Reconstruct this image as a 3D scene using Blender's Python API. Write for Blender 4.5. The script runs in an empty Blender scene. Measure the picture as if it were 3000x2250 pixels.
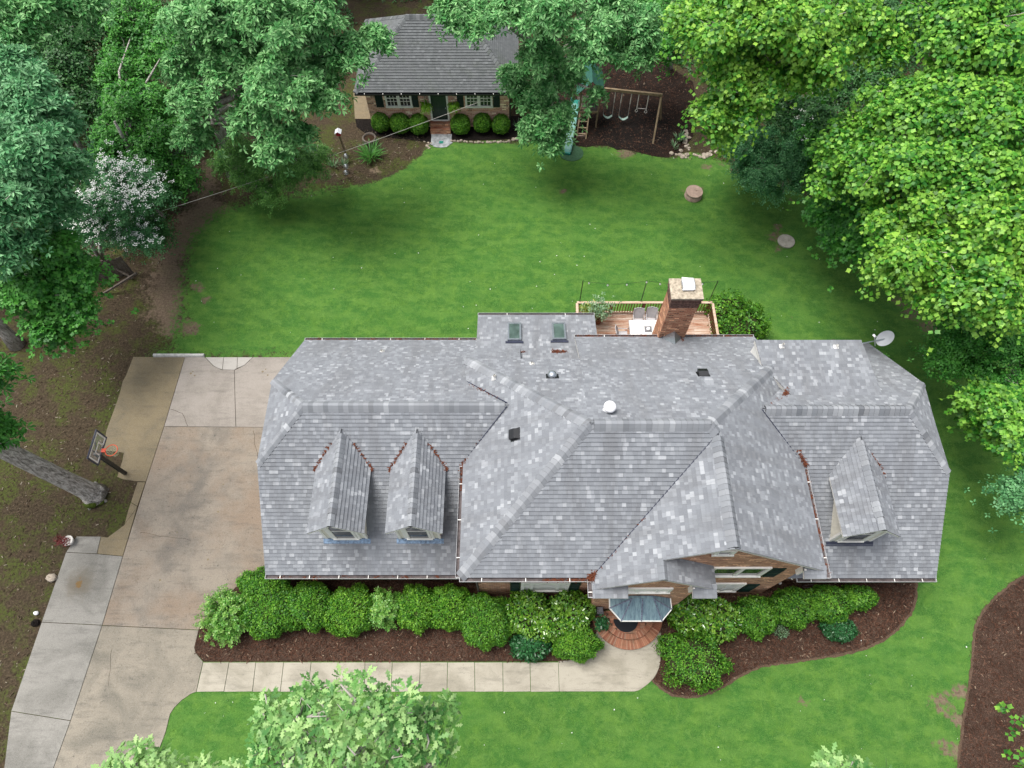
import bpy, math, random
import numpy as np
from mathutils import Vector
PI = math.pi
R = math.radians
scene = bpy.context.scene
C = scene.collection
# ------------------------------------------------------------------ camera, sky, sun, exposure
CAM_H, CAM_T, CAM_F = 31.5, R(27.5), 1960.0
cam_data = bpy.data.cameras.new('camera'); cam = bpy.data.objects.new('camera', cam_data); C.objects.link(cam)
cam_data.sensor_width = 36.0; cam_data.lens = 36.0 * CAM_F / 3000.0
cam_data.clip_start = 0.1; cam_data.clip_end = 600
cam.location = (0, 0, CAM_H); cam.rotation_euler = (CAM_T, 0, 0)
scene.camera = cam
world = bpy.data.worlds.new('World'); scene.world = world; world.use_nodes = True
wn = world.node_tree.nodes; wl = world.node_tree.links
SUN_EL, SUN_AZ = 70.0, -72.0          # azimuth clockwise from +y (north); soft light through thin cloud from the west
sky = wn.new('ShaderNodeTexSky'); sky.sky_type = 'NISHITA'; sky.sun_disc = False
sky.sun_elevation = R(SUN_EL); sky.sun_rotation = R(SUN_AZ); sky.dust_density = 4.0; sky.air_density = 0.8; sky.ozone_density = 0.6
bg = wn['Background']; bg.inputs['Strength'].default_value = 0.13
hs = wn.new('ShaderNodeHueSaturation'); hs.inputs['Saturation'].default_value = 0.35      # overcast: a greyer sky
wl.new(sky.outputs[0], hs.inputs['Color']); wl.new(hs.outputs[0], bg.inputs['Color'])
sd = bpy.data.lights.new('sun', 'SUN'); sd.energy = 2.0; sd.angle = R(34); sd.color = (1.0, 0.965, 0.91)
sun = bpy.data.objects.new('sun', sd); C.objects.link(sun)
_e, _a = R(SUN_EL), R(SUN_AZ)
sun_dir = Vector((math.sin(_a) * math.cos(_e), math.cos(_a) * math.cos(_e), math.sin(_e)))
sun.rotation_euler = sun_dir.to_track_quat('Z', 'Y').to_euler()
scene.view_settings.view_transform = 'Standard'; scene.view_settings.look = 'None'
scene.view_settings.exposure = 0.88; scene.view_settings.gamma = 1.0
scene.render.engine = 'CYCLES'

# ------------------------------------------------------------------ survey helpers: turn a sighting into a place
_ct, _st = math.cos(CAM_T), math.sin(CAM_T)
def ray(px, py):
    u = (px - 1500) / CAM_F; v = -(py - 1125) / CAM_F
    return u, v * _ct + _st, v * _st - _ct
def at(px, py, z=0.0):
    a, b, c = ray(px, py); s = (z - CAM_H) / c
    return Vector((a * s, b * s, z))
def on_plane(px, py, p0, n):
    d = Vector(ray(px, py)); o = Vector((0, 0, CAM_H)); n = Vector(n)
    return o + d * ((Vector(p0) - o).dot(n) / d.dot(n))
def on_y(px, py, y):
    return on_plane(px, py, (0, y, 0), (0, 1, 0))
def lerp(a, b, t): return a + (b - a) * t

# ------------------------------------------------------------------ materials
MATS = {}
class NT:
    def __init__(s, name):
        s.m = bpy.data.materials.new(name); s.m.use_nodes = True; s.t = s.m.node_tree
        s.b = s.t.nodes['Principled BSDF']; MATS[name] = s.m
    def n(s, kind, **kw):
        nd = s.t.nodes.new('ShaderNode' + kind)
        for k, v in kw.items():
            if k.startswith('i_'):
                nd.inputs[k[2:].replace('_', ' ')].default_value = v
            else: setattr(nd, k, v)
        return nd
    def l(s, a, b): s.t.links.new(a, b)
    def setin(s, sock, v):
        if hasattr(v, 'is_output') or isinstance(v, bpy.types.NodeSocket): s.l(v, sock)
        else: sock.default_value = v
    def math(s, op, a, b=0.0, c=0.0):
        nd = s.n('Math', operation=op)
        s.setin(nd.inputs[0], a); s.setin(nd.inputs[1], b); s.setin(nd.inputs[2], c)
        return nd.outputs[0]
    def obj(s): return s.n('TexCoord').outputs['Object']
    def uv(s): return s.n('TexCoord').outputs['UV']
    def noise(s, vec, scale, detail=4, rough=0.6, dist=0.0):
        nd = s.n('TexNoise'); nd.inputs['Scale'].default_value = scale; nd.inputs['Detail'].default_value = detail
        nd.inputs['Roughness'].default_value = rough; nd.inputs['Distortion'].default_value = dist
        s.l(vec, nd.inputs['Vector']); return nd.outputs['Fac']
    def ramp(s, fac, stops, interp='LINEAR'):
        nd = s.n('ValToRGB'); nd.color_ramp.interpolation = interp; e = nd.color_ramp.elements
        while len(e) < len(stops): e.new(0.5)
        for i, (p, c) in enumerate(stops):
            e[i].position = p; e[i].color = (*c, 1) if len(c) == 3 else c
        s.setin(nd.inputs['Fac'], fac); return nd.outputs['Color']
    def mix(s, fac, a, b, mode='MIX'):
        nd = s.n('Mix', data_type='RGBA', blend_type=mode)
        s.setin(nd.inputs[0], fac); A, B = nd.inputs[6], nd.inputs[7]
        for sock, v in ((A, a), (B, b)):
            if isinstance(v, (tuple, list)): sock.default_value = (*v, 1) if len(v) == 3 else v
            else: s.l(v, sock)
        return nd.outputs[2]
    def smooth(s, v, lo, hi):
        nd = s.n('MapRange', interpolation_type='SMOOTHSTEP'); s.setin(nd.inputs[0], v)
        nd.inputs[1].default_value = lo; nd.inputs[2].default_value = hi; return nd.outputs[0]
    def bump(s, h, strength=0.3, dist=0.02):
        nd = s.n('Bump'); nd.inputs['Strength'].default_value = strength; nd.inputs['Distance'].default_value = dist
        s.l(h, nd.inputs['Height']); s.l(nd.outputs[0], s.b.inputs['Normal'])
    def out(s, col, rough=0.7, spec=0.3, metal=0.0):
        s.setin(s.b.inputs['Base Color'], (*col, 1) if isinstance(col, tuple) and len(col) == 3 else col)
        s.setin(s.b.inputs['Roughness'], rough); s.b.inputs['Specular IOR Level'].default_value = spec
        s.b.inputs['Metallic'].default_value = metal; return s.m

def simple(name, col, rough=0.6, spec=0.3, metal=0.0, var=0.15, scale=3.0):
    t = NT(name); o = t.obj(); n = t.noise(o, scale, 5)
    c2 = tuple(min(1, c * (1 + var)) for c in col); c1 = tuple(c * (1 - var) for c in col)
    t.out(t.ramp(n, [(0.3, c1), (0.7, c2)]), rough, spec, metal); return t.m

def shingle(name, cols, stain=0.45, moss=0.0):
    """laminated shingles: UV in metres, u along the course, v up the slope, courses 0.165 high"""
    t = NT(name); uv = t.uv(); sx = t.n('SeparateXYZ'); t.l(uv, sx.inputs[0]); u, v = sx.outputs[0], sx.outputs[1]
    row = t.math('FLOOR', t.math('MULTIPLY', t.math('ADD', v, 0.002), 1 / 0.165))
    w1 = t.n('TexWhiteNoise', noise_dimensions='1D'); t.l(row, w1.inputs['W'])
    uu = t.math('ADD', t.math('MULTIPLY', u, 1 / 0.17), t.math('MULTIPLY', w1.outputs[0], 7.0))
    nx = t.n('CombineXYZ'); t.l(t.math('MULTIPLY', uu, 0.8), nx.inputs[0]); t.l(t.math('MULTIPLY', row, 3.7), nx.inputs[1])
    uu = t.math('ADD', uu, t.math('MULTIPLY', t.noise(nx.outputs[0], 1.0, 1), 1.6))
    cell = t.math('FLOOR', uu)
    cv = t.n('CombineXYZ'); t.l(cell, cv.inputs[0]); t.l(row, cv.inputs[1])
    w2 = t.n('TexWhiteNoise', noise_dimensions='2D'); t.l(cv.outputs[0], w2.inputs['Vector'])
    col = t.ramp(w2.outputs[0], [(0.0, cols[0]), (0.2, cols[1]), (0.48, cols[2]), (0.76, cols[3]), (0.93, cols[4])], 'CONSTANT')
    big = t.noise(uv, 0.45, 4); col = t.mix(t.smooth(big, 0.35, 0.7), col, t.mix(0.6, col, cols[1]))
    # algae streaks that run down the slope
    mp = t.n('Mapping'); mp.inputs['Scale'].default_value = (1.6, 0.28, 1); t.l(uv, mp.inputs[0])
    st = t.smooth(t.noise(mp.outputs[0], 0.8, 6, 0.65), 0.44, 0.66)
    col = t.mix(t.math('MULTIPLY', st, stain), col, (0.075, 0.08, 0.09))
    fr = t.math('FRACT', uu); joint = t.math('LESS_THAN', fr, 0.05)
    col = t.mix(t.math('MULTIPLY', joint, 0.5), col, (0.07, 0.075, 0.085))
    gran = t.noise(uv, 90, 2); col = t.mix(0.18, col, t.ramp(gran, [(0.3, (0.1, 0.1, 0.1)), (0.7, (0.7, 0.7, 0.7))]))
    if moss: col = t.mix(t.math('MULTIPLY', t.smooth(t.noise(uv, 0.8, 5), 0.5, 0.75), moss), col, (0.07, 0.09, 0.05))
    t.bump(gran, 0.25, 0.004); t.out(col, 0.9, 0.2); return t.m

def brick(name, c1, c2, c3, mortar, bw=0.2, bh=0.068, dirt=0.3):
    t = NT(name); o = t.obj(); sx = t.n('SeparateXYZ'); t.l(o, sx.inputs[0])
    cb = t.n('CombineXYZ'); t.l(t.math('ADD', sx.outputs[0], sx.outputs[1]), cb.inputs[0]); t.l(sx.outputs[2], cb.inputs[1])
    b = t.n('TexBrick'); t.l(cb.outputs[0], b.inputs['Vector']); b.offset = 0.5
    b.inputs['Scale'].default_value = 1.0; b.inputs['Brick Width'].default_value = bw; b.inputs['Row Height'].default_value = bh + 0.012
    b.inputs['Mortar Size'].default_value = 0.007; b.inputs['Mortar Smooth'].default_value = 0.2; b.inputs['Bias'].default_value = 0.0
    row = t.math('FLOOR', t.math('MULTIPLY', sx.outputs[2], 1 / (bh + 0.012)))
    uu = t.math('FLOOR', t.math('ADD', t.math('MULTIPLY', t.math('ADD', sx.outputs[0], sx.outputs[1]), 1 / bw), t.math('MULTIPLY', t.math('MODULO', row, 2.0), 0.5)))
    cv = t.n('CombineXYZ'); t.l(uu, cv.inputs[0]); t.l(row, cv.inputs[1])
    w = t.n('TexWhiteNoise', noise_dimensions='2D'); t.l(cv.outputs[0], w.inputs['Vector'])
    colr = t.ramp(w.outputs[0], [(0.0, c1), (0.35, c2), (0.65, c3), (0.86, tuple(0.45 * k for k in c1)), (0.93, tuple(min(1, 1.9 * k) for k in c3))], 'CONSTANT')
    col = t.mix(b.outputs['Fac'], colr, mortar)
    col = t.mix(t.math('MULTIPLY', t.smooth(t.noise(o, 1.2, 5), 0.45, 0.8), dirt), col, (0.1, 0.06, 0.045))
    inv = t.math('SUBTRACT', 1.0, b.outputs['Fac']); t.bump(inv, 0.5, 0.01); t.out(col, 0.85, 0.2); return t.m

def concrete(name, base, dark, blot=0.5, speck=0.35, tint=None, spot=None):
    t = NT(name); o = t.obj()
    n1 = t.noise(o, 0.55, 6, 0.62, 0.6); n2 = t.noise(o, 3.0, 6, 0.65); n3 = t.noise(o, 45, 3)
    mp = t.n('Mapping'); mp.inputs['Scale'].default_value = (0.5, 2.4, 1); t.l(o, mp.inputs[0])
    n4 = t.noise(mp.outputs[0], 1.4, 5, 0.7)
    col = t.mix(t.math('MULTIPLY', t.smooth(n1, 0.4, 0.68), blot), base, dark)
    if tint: col = t.mix(t.smooth(t.noise(o, 0.35, 3), 0.42, 0.66), col, tint)
    col = t.mix(t.math('MULTIPLY', t.smooth(n4, 0.48, 0.72), blot * 0.55), col, tuple(0.5 * k for k in dark))
    spk = t.math('MULTIPLY', t.smooth(t.noise(o, 14, 5, 0.75), 0.52, 0.68), t.smooth(n2, 0.4, 0.65))
    col = t.mix(t.math('MULTIPLY', spk, speck), col, tuple(0.28 * k for k in dark))
    col = t.mix(0.12, col, t.ramp(n3, [(0.3, (0.05, 0.05, 0.05)), (0.7, (0.8, 0.78, 0.74))]))
    if spot:                                              # an old rust and oil stain
        d = t.n('VectorMath', operation='DISTANCE'); t.l(o, d.inputs[0]); d.inputs[1].default_value = spot
        dd = t.math('ADD', d.outputs['Value'], t.math('MULTIPLY', t.math('SUBTRACT', n2, 0.5), 0.9))
        col = t.mix(t.math('MULTIPLY', t.math('SUBTRACT', 1.0, t.smooth(dd, 0.15, 0.95)), 0.6), col, (0.12, 0.10, 0.07)); col = t.mix(t.math('SUBTRACT', 1.0, t.smooth(dd, 0.1, 0.2)), col, (0.16, 0.10, 0.04))
    t.bump(n3, 0.2, 0.004); t.out(col, 0.85, 0.25); return t.m

def leafmat(name, dark, mid, light, trans=0.35, rough=0.45, spec=0.35, patch=0.8):
    t = NT(name); g = t.n('NewGeometry'); r = g.outputs['Random Per Island']
    col = t.ramp(r, [(0.06, dark), (0.52, mid), (1.0, light)])
    n = t.noise(t.obj(), patch, 3)
    col = t.mix(t.smooth(n, 0.42, 0.68), col, t.mix(0.45, col, light)); n2 = t.noise(t.obj(), patch * 2.3, 3)
    col = t.mix(t.smooth(n2, 0.48, 0.66), col, t.mix(0.6, col, dark))
    t.out(col, rough, spec)
    tr = t.n('BsdfTranslucent'); t.l(t.mix(0.35, col, light), tr.inputs['Color'])
    ms = t.n('MixShader'); ms.inputs[0].default_value = trans
    t.l(t.b.outputs[0], ms.inputs[1]); t.l(tr.outputs[0], ms.inputs[2])
    t.l(ms.outputs[0], t.t.nodes['Material Output'].inputs['Surface']); return t.m

RC = [(0.112, 0.125, 0.146), (0.140, 0.155, 0.178), (0.173, 0.190, 0.213), (0.225, 0.243, 0.268), (0.33, 0.35, 0.375)]
RCC = [(0.145, 0.16, 0.18), (0.17, 0.185, 0.207), (0.2, 0.217, 0.24), (0.25, 0.268, 0.29), (0.35, 0.37, 0.395)]
M = dict(
 roof=shingle('roof_shingle', RC, 0.5),
 roof_cap=shingle('ridge_shingle', RCC, 0.3),
 roof_shed=shingle('shed_roof_shingle', [(0.035, 0.045, 0.048), (0.048, 0.058, 0.062), (0.06, 0.072, 0.076), (0.078, 0.09, 0.095), (0.105, 0.118, 0.124)], 0.35, 0.3),
 butt=simple('shingle_butt', (0.035, 0.038, 0.045)),  # near black, so the colour draws the shadow line at course and cap edges
 brick=brick('house_brick', (0.36, 0.15, 0.085), (0.46, 0.225, 0.13), (0.53, 0.29, 0.175), (0.5, 0.43, 0.35), dirt=0.25),
 brick_ch=brick('chimney_brick', (0.40, 0.15, 0.08), (0.50, 0.225, 0.125), (0.53, 0.28, 0.165), (0.42, 0.33, 0.26), dirt=0.3),
 brick_shed=brick('shed_brick', (0.52, 0.25, 0.17), (0.64, 0.36, 0.25), (0.7, 0.43, 0.31), (0.82, 0.76, 0.68), bw=0.26, bh=0.085, dirt=0.08),
 white=simple('white_paint', (0.78, 0.77, 0.73), 0.45, 0.4, 0, 0.06, 6),
 cream=simple('cream_siding', (0.70, 0.67, 0.58), 0.55, 0.3, 0, 0.08, 4),
 soffit=simple('soffit', (0.62, 0.61, 0.58), 0.6),
 green_black=simple('shutter_paint', (0.006, 0.022, 0.018), 0.35, 0.5),
 black=simple('black_metal', (0.012, 0.013, 0.015), 0.4, 0.5),
 navy=simple('dark_flashing', (0.03, 0.035, 0.06), 0.5, 0.4, 0, 0.3),
 blueflash=simple('blue_flashing', (0.16, 0.23, 0.33), 0.6, 0.3, 0, 0.6, 9),
 gutter=simple('gutter_inside', (0.09, 0.075, 0.075), 0.7, 0.2, 0, 0.5, 5),
 needle=simple('needle_debris', (0.12, 0.042, 0.024), 0.95, 0.1, 0, 0.4, 25),
 steel=simple('galvanised', (0.42, 0.46, 0.5), 0.3, 0.5, 0.8, 0.15, 9),
 pipe=simple('white_pvc', (0.8, 0.79, 0.76), 0.5),
 dish=simple('dish_grey', (0.55, 0.57, 0.6), 0.5, 0.4, 0, 0.05),
 caulk=simple('chimney_crown', (0.36, 0.31, 0.24), 0.95, 0.1, 0, 0.45, 7),
 whitemetal=simple('flue_cap_metal', (0.82, 0.82, 0.84), 0.35, 0.5),
 soot=simple('sooty_corbel', (0.13, 0.075, 0.06), 0.9, 0.2, 0, 0.7, 12),
 bark=None, stone=simple('flagstone', (0.28, 0.3, 0.31), 0.8, 0.3, 0, 0.45, 3.5),
 rock=simple('fieldstone', (0.36, 0.31, 0.25), 0.85, 0.2, 0, 0.4, 5),
 wood=None, deck=None, rubber=simple('green_mat_rubber', (0.045, 0.10, 0.055), 0.9, 0.1, 0, 0.25, 8),
 slide=simple('green_slide_plastic', (0.012, 0.19, 0.15), 0.3, 0.5, 0, 0.1),
 tarp=simple('green_canopy_fabric', (0.025, 0.10, 0.075), 0.7, 0.3, 0, 0.2),
 seatgreen=simple('pale_green_seat', (0.30, 0.42, 0.36), 0.5), chain=simple('chain_grey', (0.42, 0.4, 0.38), 0.5),
 orange=simple('orange_rim', (0.85, 0.09, 0.03), 0.4, 0.5, 0, 0.05), net=simple('net_cord', (0.6, 0.58, 0.42), 0.8),
 mesh_grey=simple('sling_fabric', (0.4, 0.39, 0.4), 0.6, 0.3, 0, 0.1), tile=simple('table_tile', (0.72, 0.71, 0.68), 0.35, 0.5, 0, 0.04),
 tilegrey=simple('grey_tile', (0.15, 0.15, 0.16), 0.5), terracotta=simple('terracotta', (0.2, 0.075, 0.035), 0.8),
 potwhite=simple('white_pot', (0.62, 0.6, 0.56), 0.6), soil=simple('soil', (0.035, 0.02, 0.012), 1.0, 0.1, 0, 0.5, 30),
 redroof=simple('red_paint', (0.5, 0.02, 0.05), 0.5), cable=simple('cable', (0.42, 0.40, 0.37), 0.6),
 lid_a=simple('pinkish_concrete', (0.34, 0.25, 0.2), 0.9, 0.2, 0, 0.25, 4), lid_b=simple('grey_concrete', (0.34, 0.32, 0.28), 0.9, 0.2, 0, 0.25, 5),
 paverlight=simple('pale_paver', (0.62, 0.56, 0.48), 0.8), curb=simple('parking_curb', (0.46, 0.46, 0.44), 0.85, 0.2, 0, 0.3, 6),
 mat_dark=simple('door_mat', (0.02, 0.022, 0.025), 0.95, 0.1), lantern=simple('lantern_grey', (0.1, 0.1, 0.11), 0.5),
 bulb=simple('bulb_glass', (0.65, 0.66, 0.66), 0.2, 0.6), blossom=simple('white_blossom', (0.82, 0.84, 0.8), 0.6, 0.2, 0, 0.05),
 red_leaf=simple('dark_red_leaf', (0.12, 0.02, 0.02), 0.7))
def glass(name, col, rough=0.08):
    t = NT(name); n = t.noise(t.obj(), 2.2, 3)
    t.out(t.ramp(n, [(0.35, tuple(0.5 * k for k in col)), (0.65, col)]), rough, 0.8); return t.m
M['blind'] = simple('window_blind', (0.72, 0.71, 0.66), 0.5)
M['lip'] = simple('gutter_lip', (0.42, 0.42, 0.43), 0.5, 0.4)
M['glass'] = glass('window_glass', (0.03, 0.035, 0.04)); M['skyglass'] = glass('skylight_glass', (0.10, 0.15, 0.135), 0.05)
t = NT('clear_backboard'); t.out((0.75, 0.8, 0.8), 0.08, 0.6); t.b.inputs['Alpha'].default_value = 0.12; M['acrylic'] = t.m
# bark
t = NT('bark'); o = t.obj(); mp = t.n('Mapping'); mp.inputs['Scale'].default_value = (7, 7, 1.6); t.l(o, mp.inputs[0])
n = t.noise(mp.outputs[0], 1.6, 7, 0.7, 0.8); t.bump(n, 0.9, 0.05)
t.out(t.ramp(n, [(0.36, (0.12, 0.11, 0.095)), (0.5, (0.34, 0.32, 0.29)), (0.64, (0.58, 0.56, 0.52))]), 0.95, 0.15); M['bark'] = t.m
M['moss'] = simple('trunk_moss', (0.06, 0.085, 0.015), 1.0, 0.1, 0, 0.5, 9)
M['twig'] = simple('twig', (0.36, 0.34, 0.3), 0.9, 0.1)
M['core'] = simple('shaded_core', (0.035, 0.04, 0.018), 1.0, 0.05, 0, 0.4, 8)  # solid bush core: inner shade put into its colour; the stems share it
t = NT('paver_brick'); g_ = t.n('NewGeometry').outputs['Random Per Island']; col = t.ramp(g_, [(0, (0.22, 0.08, 0.05)), (.4, (0.32, 0.14, 0.085)), (.75, (0.40, 0.2, 0.125)), (.95, (0.28, 0.17, 0.12))])
col = t.mix(t.math('MULTIPLY', t.smooth(t.noise(t.obj(), 3, 5), .45, .7), .5), col, (0.15, 0.10, 0.06)); t.out(col, .85, .2); M['paver'] = t.m
# weathered wood
def woodm(name, a, b, c, sc=(1.2, 12, 12), amt=1.0):
    t = NT(name); o = t.obj(); mp = t.n('Mapping'); mp.inputs['Scale'].default_value = sc; t.l(o, mp.inputs[0])
    n = t.noise(mp.outputs[0], 1.0, 6, 0.7); g = t.n('NewGeometry').outputs['Random Per Island']
    col = t.ramp(n, [(0.3, a), (0.5, b), (0.7, c)])
    col = t.mix(t.math('MULTIPLY', t.smooth(g, 0.3, 0.9), 0.4), col, a); t.bump(n, 0.3, 0.004); t.out(col, 0.8, 0.2); return t.m
M['deck'] = woodm('deck_boards', (0.26, 0.10, 0.05), (0.42, 0.29, 0.215), (0.6, 0.54, 0.47), (0.9, 7, 7))
M['rail'] = woodm('deck_rail_wood', (0.4, 0.24, 0.16), (0.52, 0.4, 0.31), (0.62, 0.54, 0.45), (2, 9, 9))
M['reddeck'] = woodm('deck_red_wood', (0.17, 0.07, 0.04), (0.25, 0.12, 0.07), (0.33, 0.19, 0.12), (4, 4, 4))
M['timber'] = woodm('weathered_timber', (0.15, 0.11, 0.065), (0.24, 0.18, 0.115), (0.33, 0.27, 0.18), (4, 4, 4))
M['greywood'] = woodm('grey_old_wood', (0.06, 0.05, 0.04), (0.12, 0.1, 0.085), (0.2, 0.18, 0.15), (5, 5, 5))
# verdigris metal
t = NT('patina_metal'); o = t.obj(); mp = t.n('Mapping'); mp.inputs['Scale'].default_value = (6, 1.2, 1.2); t.l(o, mp.inputs[0])
n = t.noise(mp.outputs[0], 1.6, 6, 0.7)
t.out(t.ramp(n, [(0.28, (0.06, 0.085, 0.14)), (0.48, (0.15, 0.23, 0.27)), (0.7, (0.25, 0.37, 0.38))]), 0.55, 0.4, 0.2); M['patina'] = t.m
# canopy seams
M['seam'] = simple('seam', (0.14, 0.16, 0.22), 0.5, 0.4, 0, 0.6, 14)
# concretes
M['c_main'] = concrete('drive_main', (0.232, 0.196, 0.15), (0.115, 0.1, 0.08), 0.9, 1.0, (0.195, 0.142, 0.095))
M['c_low'] = concrete('drive_lower', (0.22, 0.192, 0.145), (0.12, 0.108, 0.08), 0.95, 1.0)
M['c_rear'] = concrete('drive_rear', (0.265, 0.235, 0.205), (0.165, 0.145, 0.12), 0.7, 0.3)
M['c_olive'] = concrete('drive_olive', (0.165, 0.125, 0.06), (0.10, 0.08, 0.04), 0.8, 0.5)
M['c_grey'] = concrete('drive_new', (0.21, 0.202, 0.18), (0.12, 0.116, 0.1), 0.9, 0.5, None, tuple(at(233, 1709)))
M['c_walk'] = concrete('walk', (0.345, 0.315, 0.25), (0.20, 0.18, 0.13), 0.85, 0.45)
M['c_white'] = concrete('patch', (0.38, 0.36, 0.33), (0.27, 0.25, 0.22), 0.4, 0.2)
# mulch
def mulch(name, a, b, c):
    t = NT(name); o = t.obj(); v = t.n('TexVoronoi'); v.inputs['Scale'].default_value = 26; mp = t.n('Mapping'); mp.inputs['Scale'].default_value = (1, 1.7, 1)
    wob = t.n('TexNoise'); wob.inputs['Scale'].default_value = 6; t.l(o, wob.inputs[0])
    ad = t.n('VectorMath', operation='ADD'); t.l(o, ad.inputs[0]); t.l(wob.outputs['Color'], ad.inputs[1]); t.l(ad.outputs[0], mp.inputs[0]); t.l(mp.outputs[0], v.inputs['Vector'])
    sx = t.n('SeparateXYZ'); t.l(v.outputs['Color'], sx.inputs[0])
    col = t.ramp(sx.outputs[0], [(0.0, a), (0.55, b), (0.93, c)]); n = t.noise(o, 0.9, 4)
    col = t.mix(t.smooth(n, 0.4, 0.7), col, t.mix(0.5, col, a)); t.bump(v.outputs['Distance'], 0.7, 0.03); t.out(col, 0.95, 0.1); return t.m
M['mulch'] = mulch('mulch_brown', (0.024, 0.014, 0.010), (0.058, 0.034, 0.024), (0.15, 0.1, 0.075))
M['mulch_black'] = mulch('mulch_black', (0.006, 0.005, 0.005), (0.012, 0.010, 0.009), (0.035, 0.028, 0.023))
M['mulch_play'] = mulch('mulch_play', (0.008, 0.006, 0.005), (0.017, 0.011, 0.009), (0.055, 0.038, 0.03))
M['mulch_edge'] = mulch('mulch_dusty', (0.07, 0.045, 0.03), (0.115, 0.075, 0.052), (0.2, 0.14, 0.1))
# leaves
M['oak'] = leafmat('oak_leaf', (0.025, 0.13, 0.03), (0.10, 0.36, 0.095), (0.38, 0.68, 0.29), 0.35, 0.5, 0.3, 1.4)
M['oak_teal'] = leafmat('oak_leaf_blue', (0.025, 0.13, 0.045), (0.095, 0.34, 0.125), (0.32, 0.61, 0.31), 0.35, 0.5, 0.3, 1.4)
M['oak_pale'] = leafmat('oak_leaf_pale', (0.04, 0.17, 0.035), (0.16, 0.38, 0.09), (0.48, 0.68, 0.28), 0.35, 0.5, 0.35)
M['tulip'] = leafmat('tulip_leaf', (0.016, 0.115, 0.012), (0.09, 0.325, 0.026), (0.38, 0.64, 0.09), 0.35, 0.45, 0.35, 1.2)
M['tulip_b'] = leafmat('tulip_leaf_b', (0.014, 0.105, 0.013), (0.075, 0.295, 0.027), (0.32, 0.60, 0.08), 0.35, 0.45, 0.35, 1.2)
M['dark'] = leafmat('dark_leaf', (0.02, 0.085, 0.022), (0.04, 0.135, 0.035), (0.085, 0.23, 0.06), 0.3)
M['maple'] = leafmat('maple_leaf', (0.02, 0.12, 0.016), (0.05, 0.235, 0.03), (0.13, 0.4, 0.06), 0.3)
M['kousa'] = leafmat('kousa_leaf', (0.035, 0.15, 0.055), (0.085, 0.28, 0.10), (0.2, 0.46, 0.19), 0.3)
M['hemlock'] = leafmat('hemlock_leaf', (0.04, 0.15, 0.025), (0.09, 0.26, 0.045), (0.2, 0.43, 0.09), 0.25)
M['box'] = leafmat('boxwood_leaf', (0.02, 0.11, 0.008), (0.085, 0.27, 0.02), (0.24, 0.48, 0.045), 0.3, 0.5, 0.35, 1.6)
M['holly'] = leafmat('clipped_leaf', (0.018, 0.10, 0.01), (0.07, 0.25, 0.02), (0.22, 0.46, 0.045), 0.3, 0.45, 0.4, 1.6)
M['glossy'] = leafmat('glossy_leaf', (0.025, 0.12, 0.010), (0.09, 0.27, 0.02), (0.25, 0.44, 0.05), 0.12, 0.2, 0.9, 1.6)
M['spiky'] = leafmat('abelia_leaf', (0.05, 0.2, 0.02), (0.13, 0.36, 0.045), (0.33, 0.52, 0.13), 0.3, 0.35, 0.5, 2)
M['deepgreen'] = leafmat('deep_green_leaf', (0.012, 0.07, 0.02), (0.025, 0.12, 0.035), (0.05, 0.19, 0.06), 0.2, 0.35, 0.5)
M['fern'] = leafmat('fern_leaf', (0.08, 0.25, 0.01), (0.16, 0.38, 0.02), (0.28, 0.5, 0.05), 0.35)
M['iris'] = leafmat('iris_leaf', (0.06, 0.17, 0.06), (0.14, 0.27, 0.13), (0.3, 0.42, 0.26), 0.25)
M['grassleaf'] = leafmat('daylily_leaf', (0.03, 0.13, 0.02), (0.06, 0.21, 0.035), (0.12, 0.32, 0.06), 0.3)
M['yellowleaf'] = leafmat('yellow_green_leaf', (0.14, 0.24, 0.03), (0.3, 0.38, 0.08), (0.5, 0.5, 0.18), 0.3)
M['greyleaf'] = leafmat('grey_green_leaf', (0.1, 0.22, 0.1), (0.2, 0.34, 0.18), (0.35, 0.46, 0.3), 0.3)
M['blade'] = leafmat('grass_blade', (0.035, 0.14, 0.02), (0.07, 0.23, 0.03), (0.17, 0.36, 0.07), 0.35, 0.6, 0.2, 0.5)
t = NT('litter'); r = t.n('NewGeometry').outputs['Random Per Island']
t.out(t.ramp(r, [(0.0, (0.035, 0.024, 0.015)), (0.5, (0.075, 0.052, 0.034)), (0.9, (0.11, 0.082, 0.058)), (0.992, (0.26, 0.23, 0.18))]), 0.9, 0.15); M['litter'] = t.m
t = NT('mulch_chip'); r = t.n('NewGeometry').outputs['Random Per Island']
t.out(t.ramp(r, [(0.0, (0.03, 0.014, 0.009)), (0.55, (0.075, 0.035, 0.022)), (0.96, (0.11, 0.06, 0.04)), (0.998, (0.28, 0.22, 0.16))]), 0.9, 0.15); M['chip'] = t.m

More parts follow.
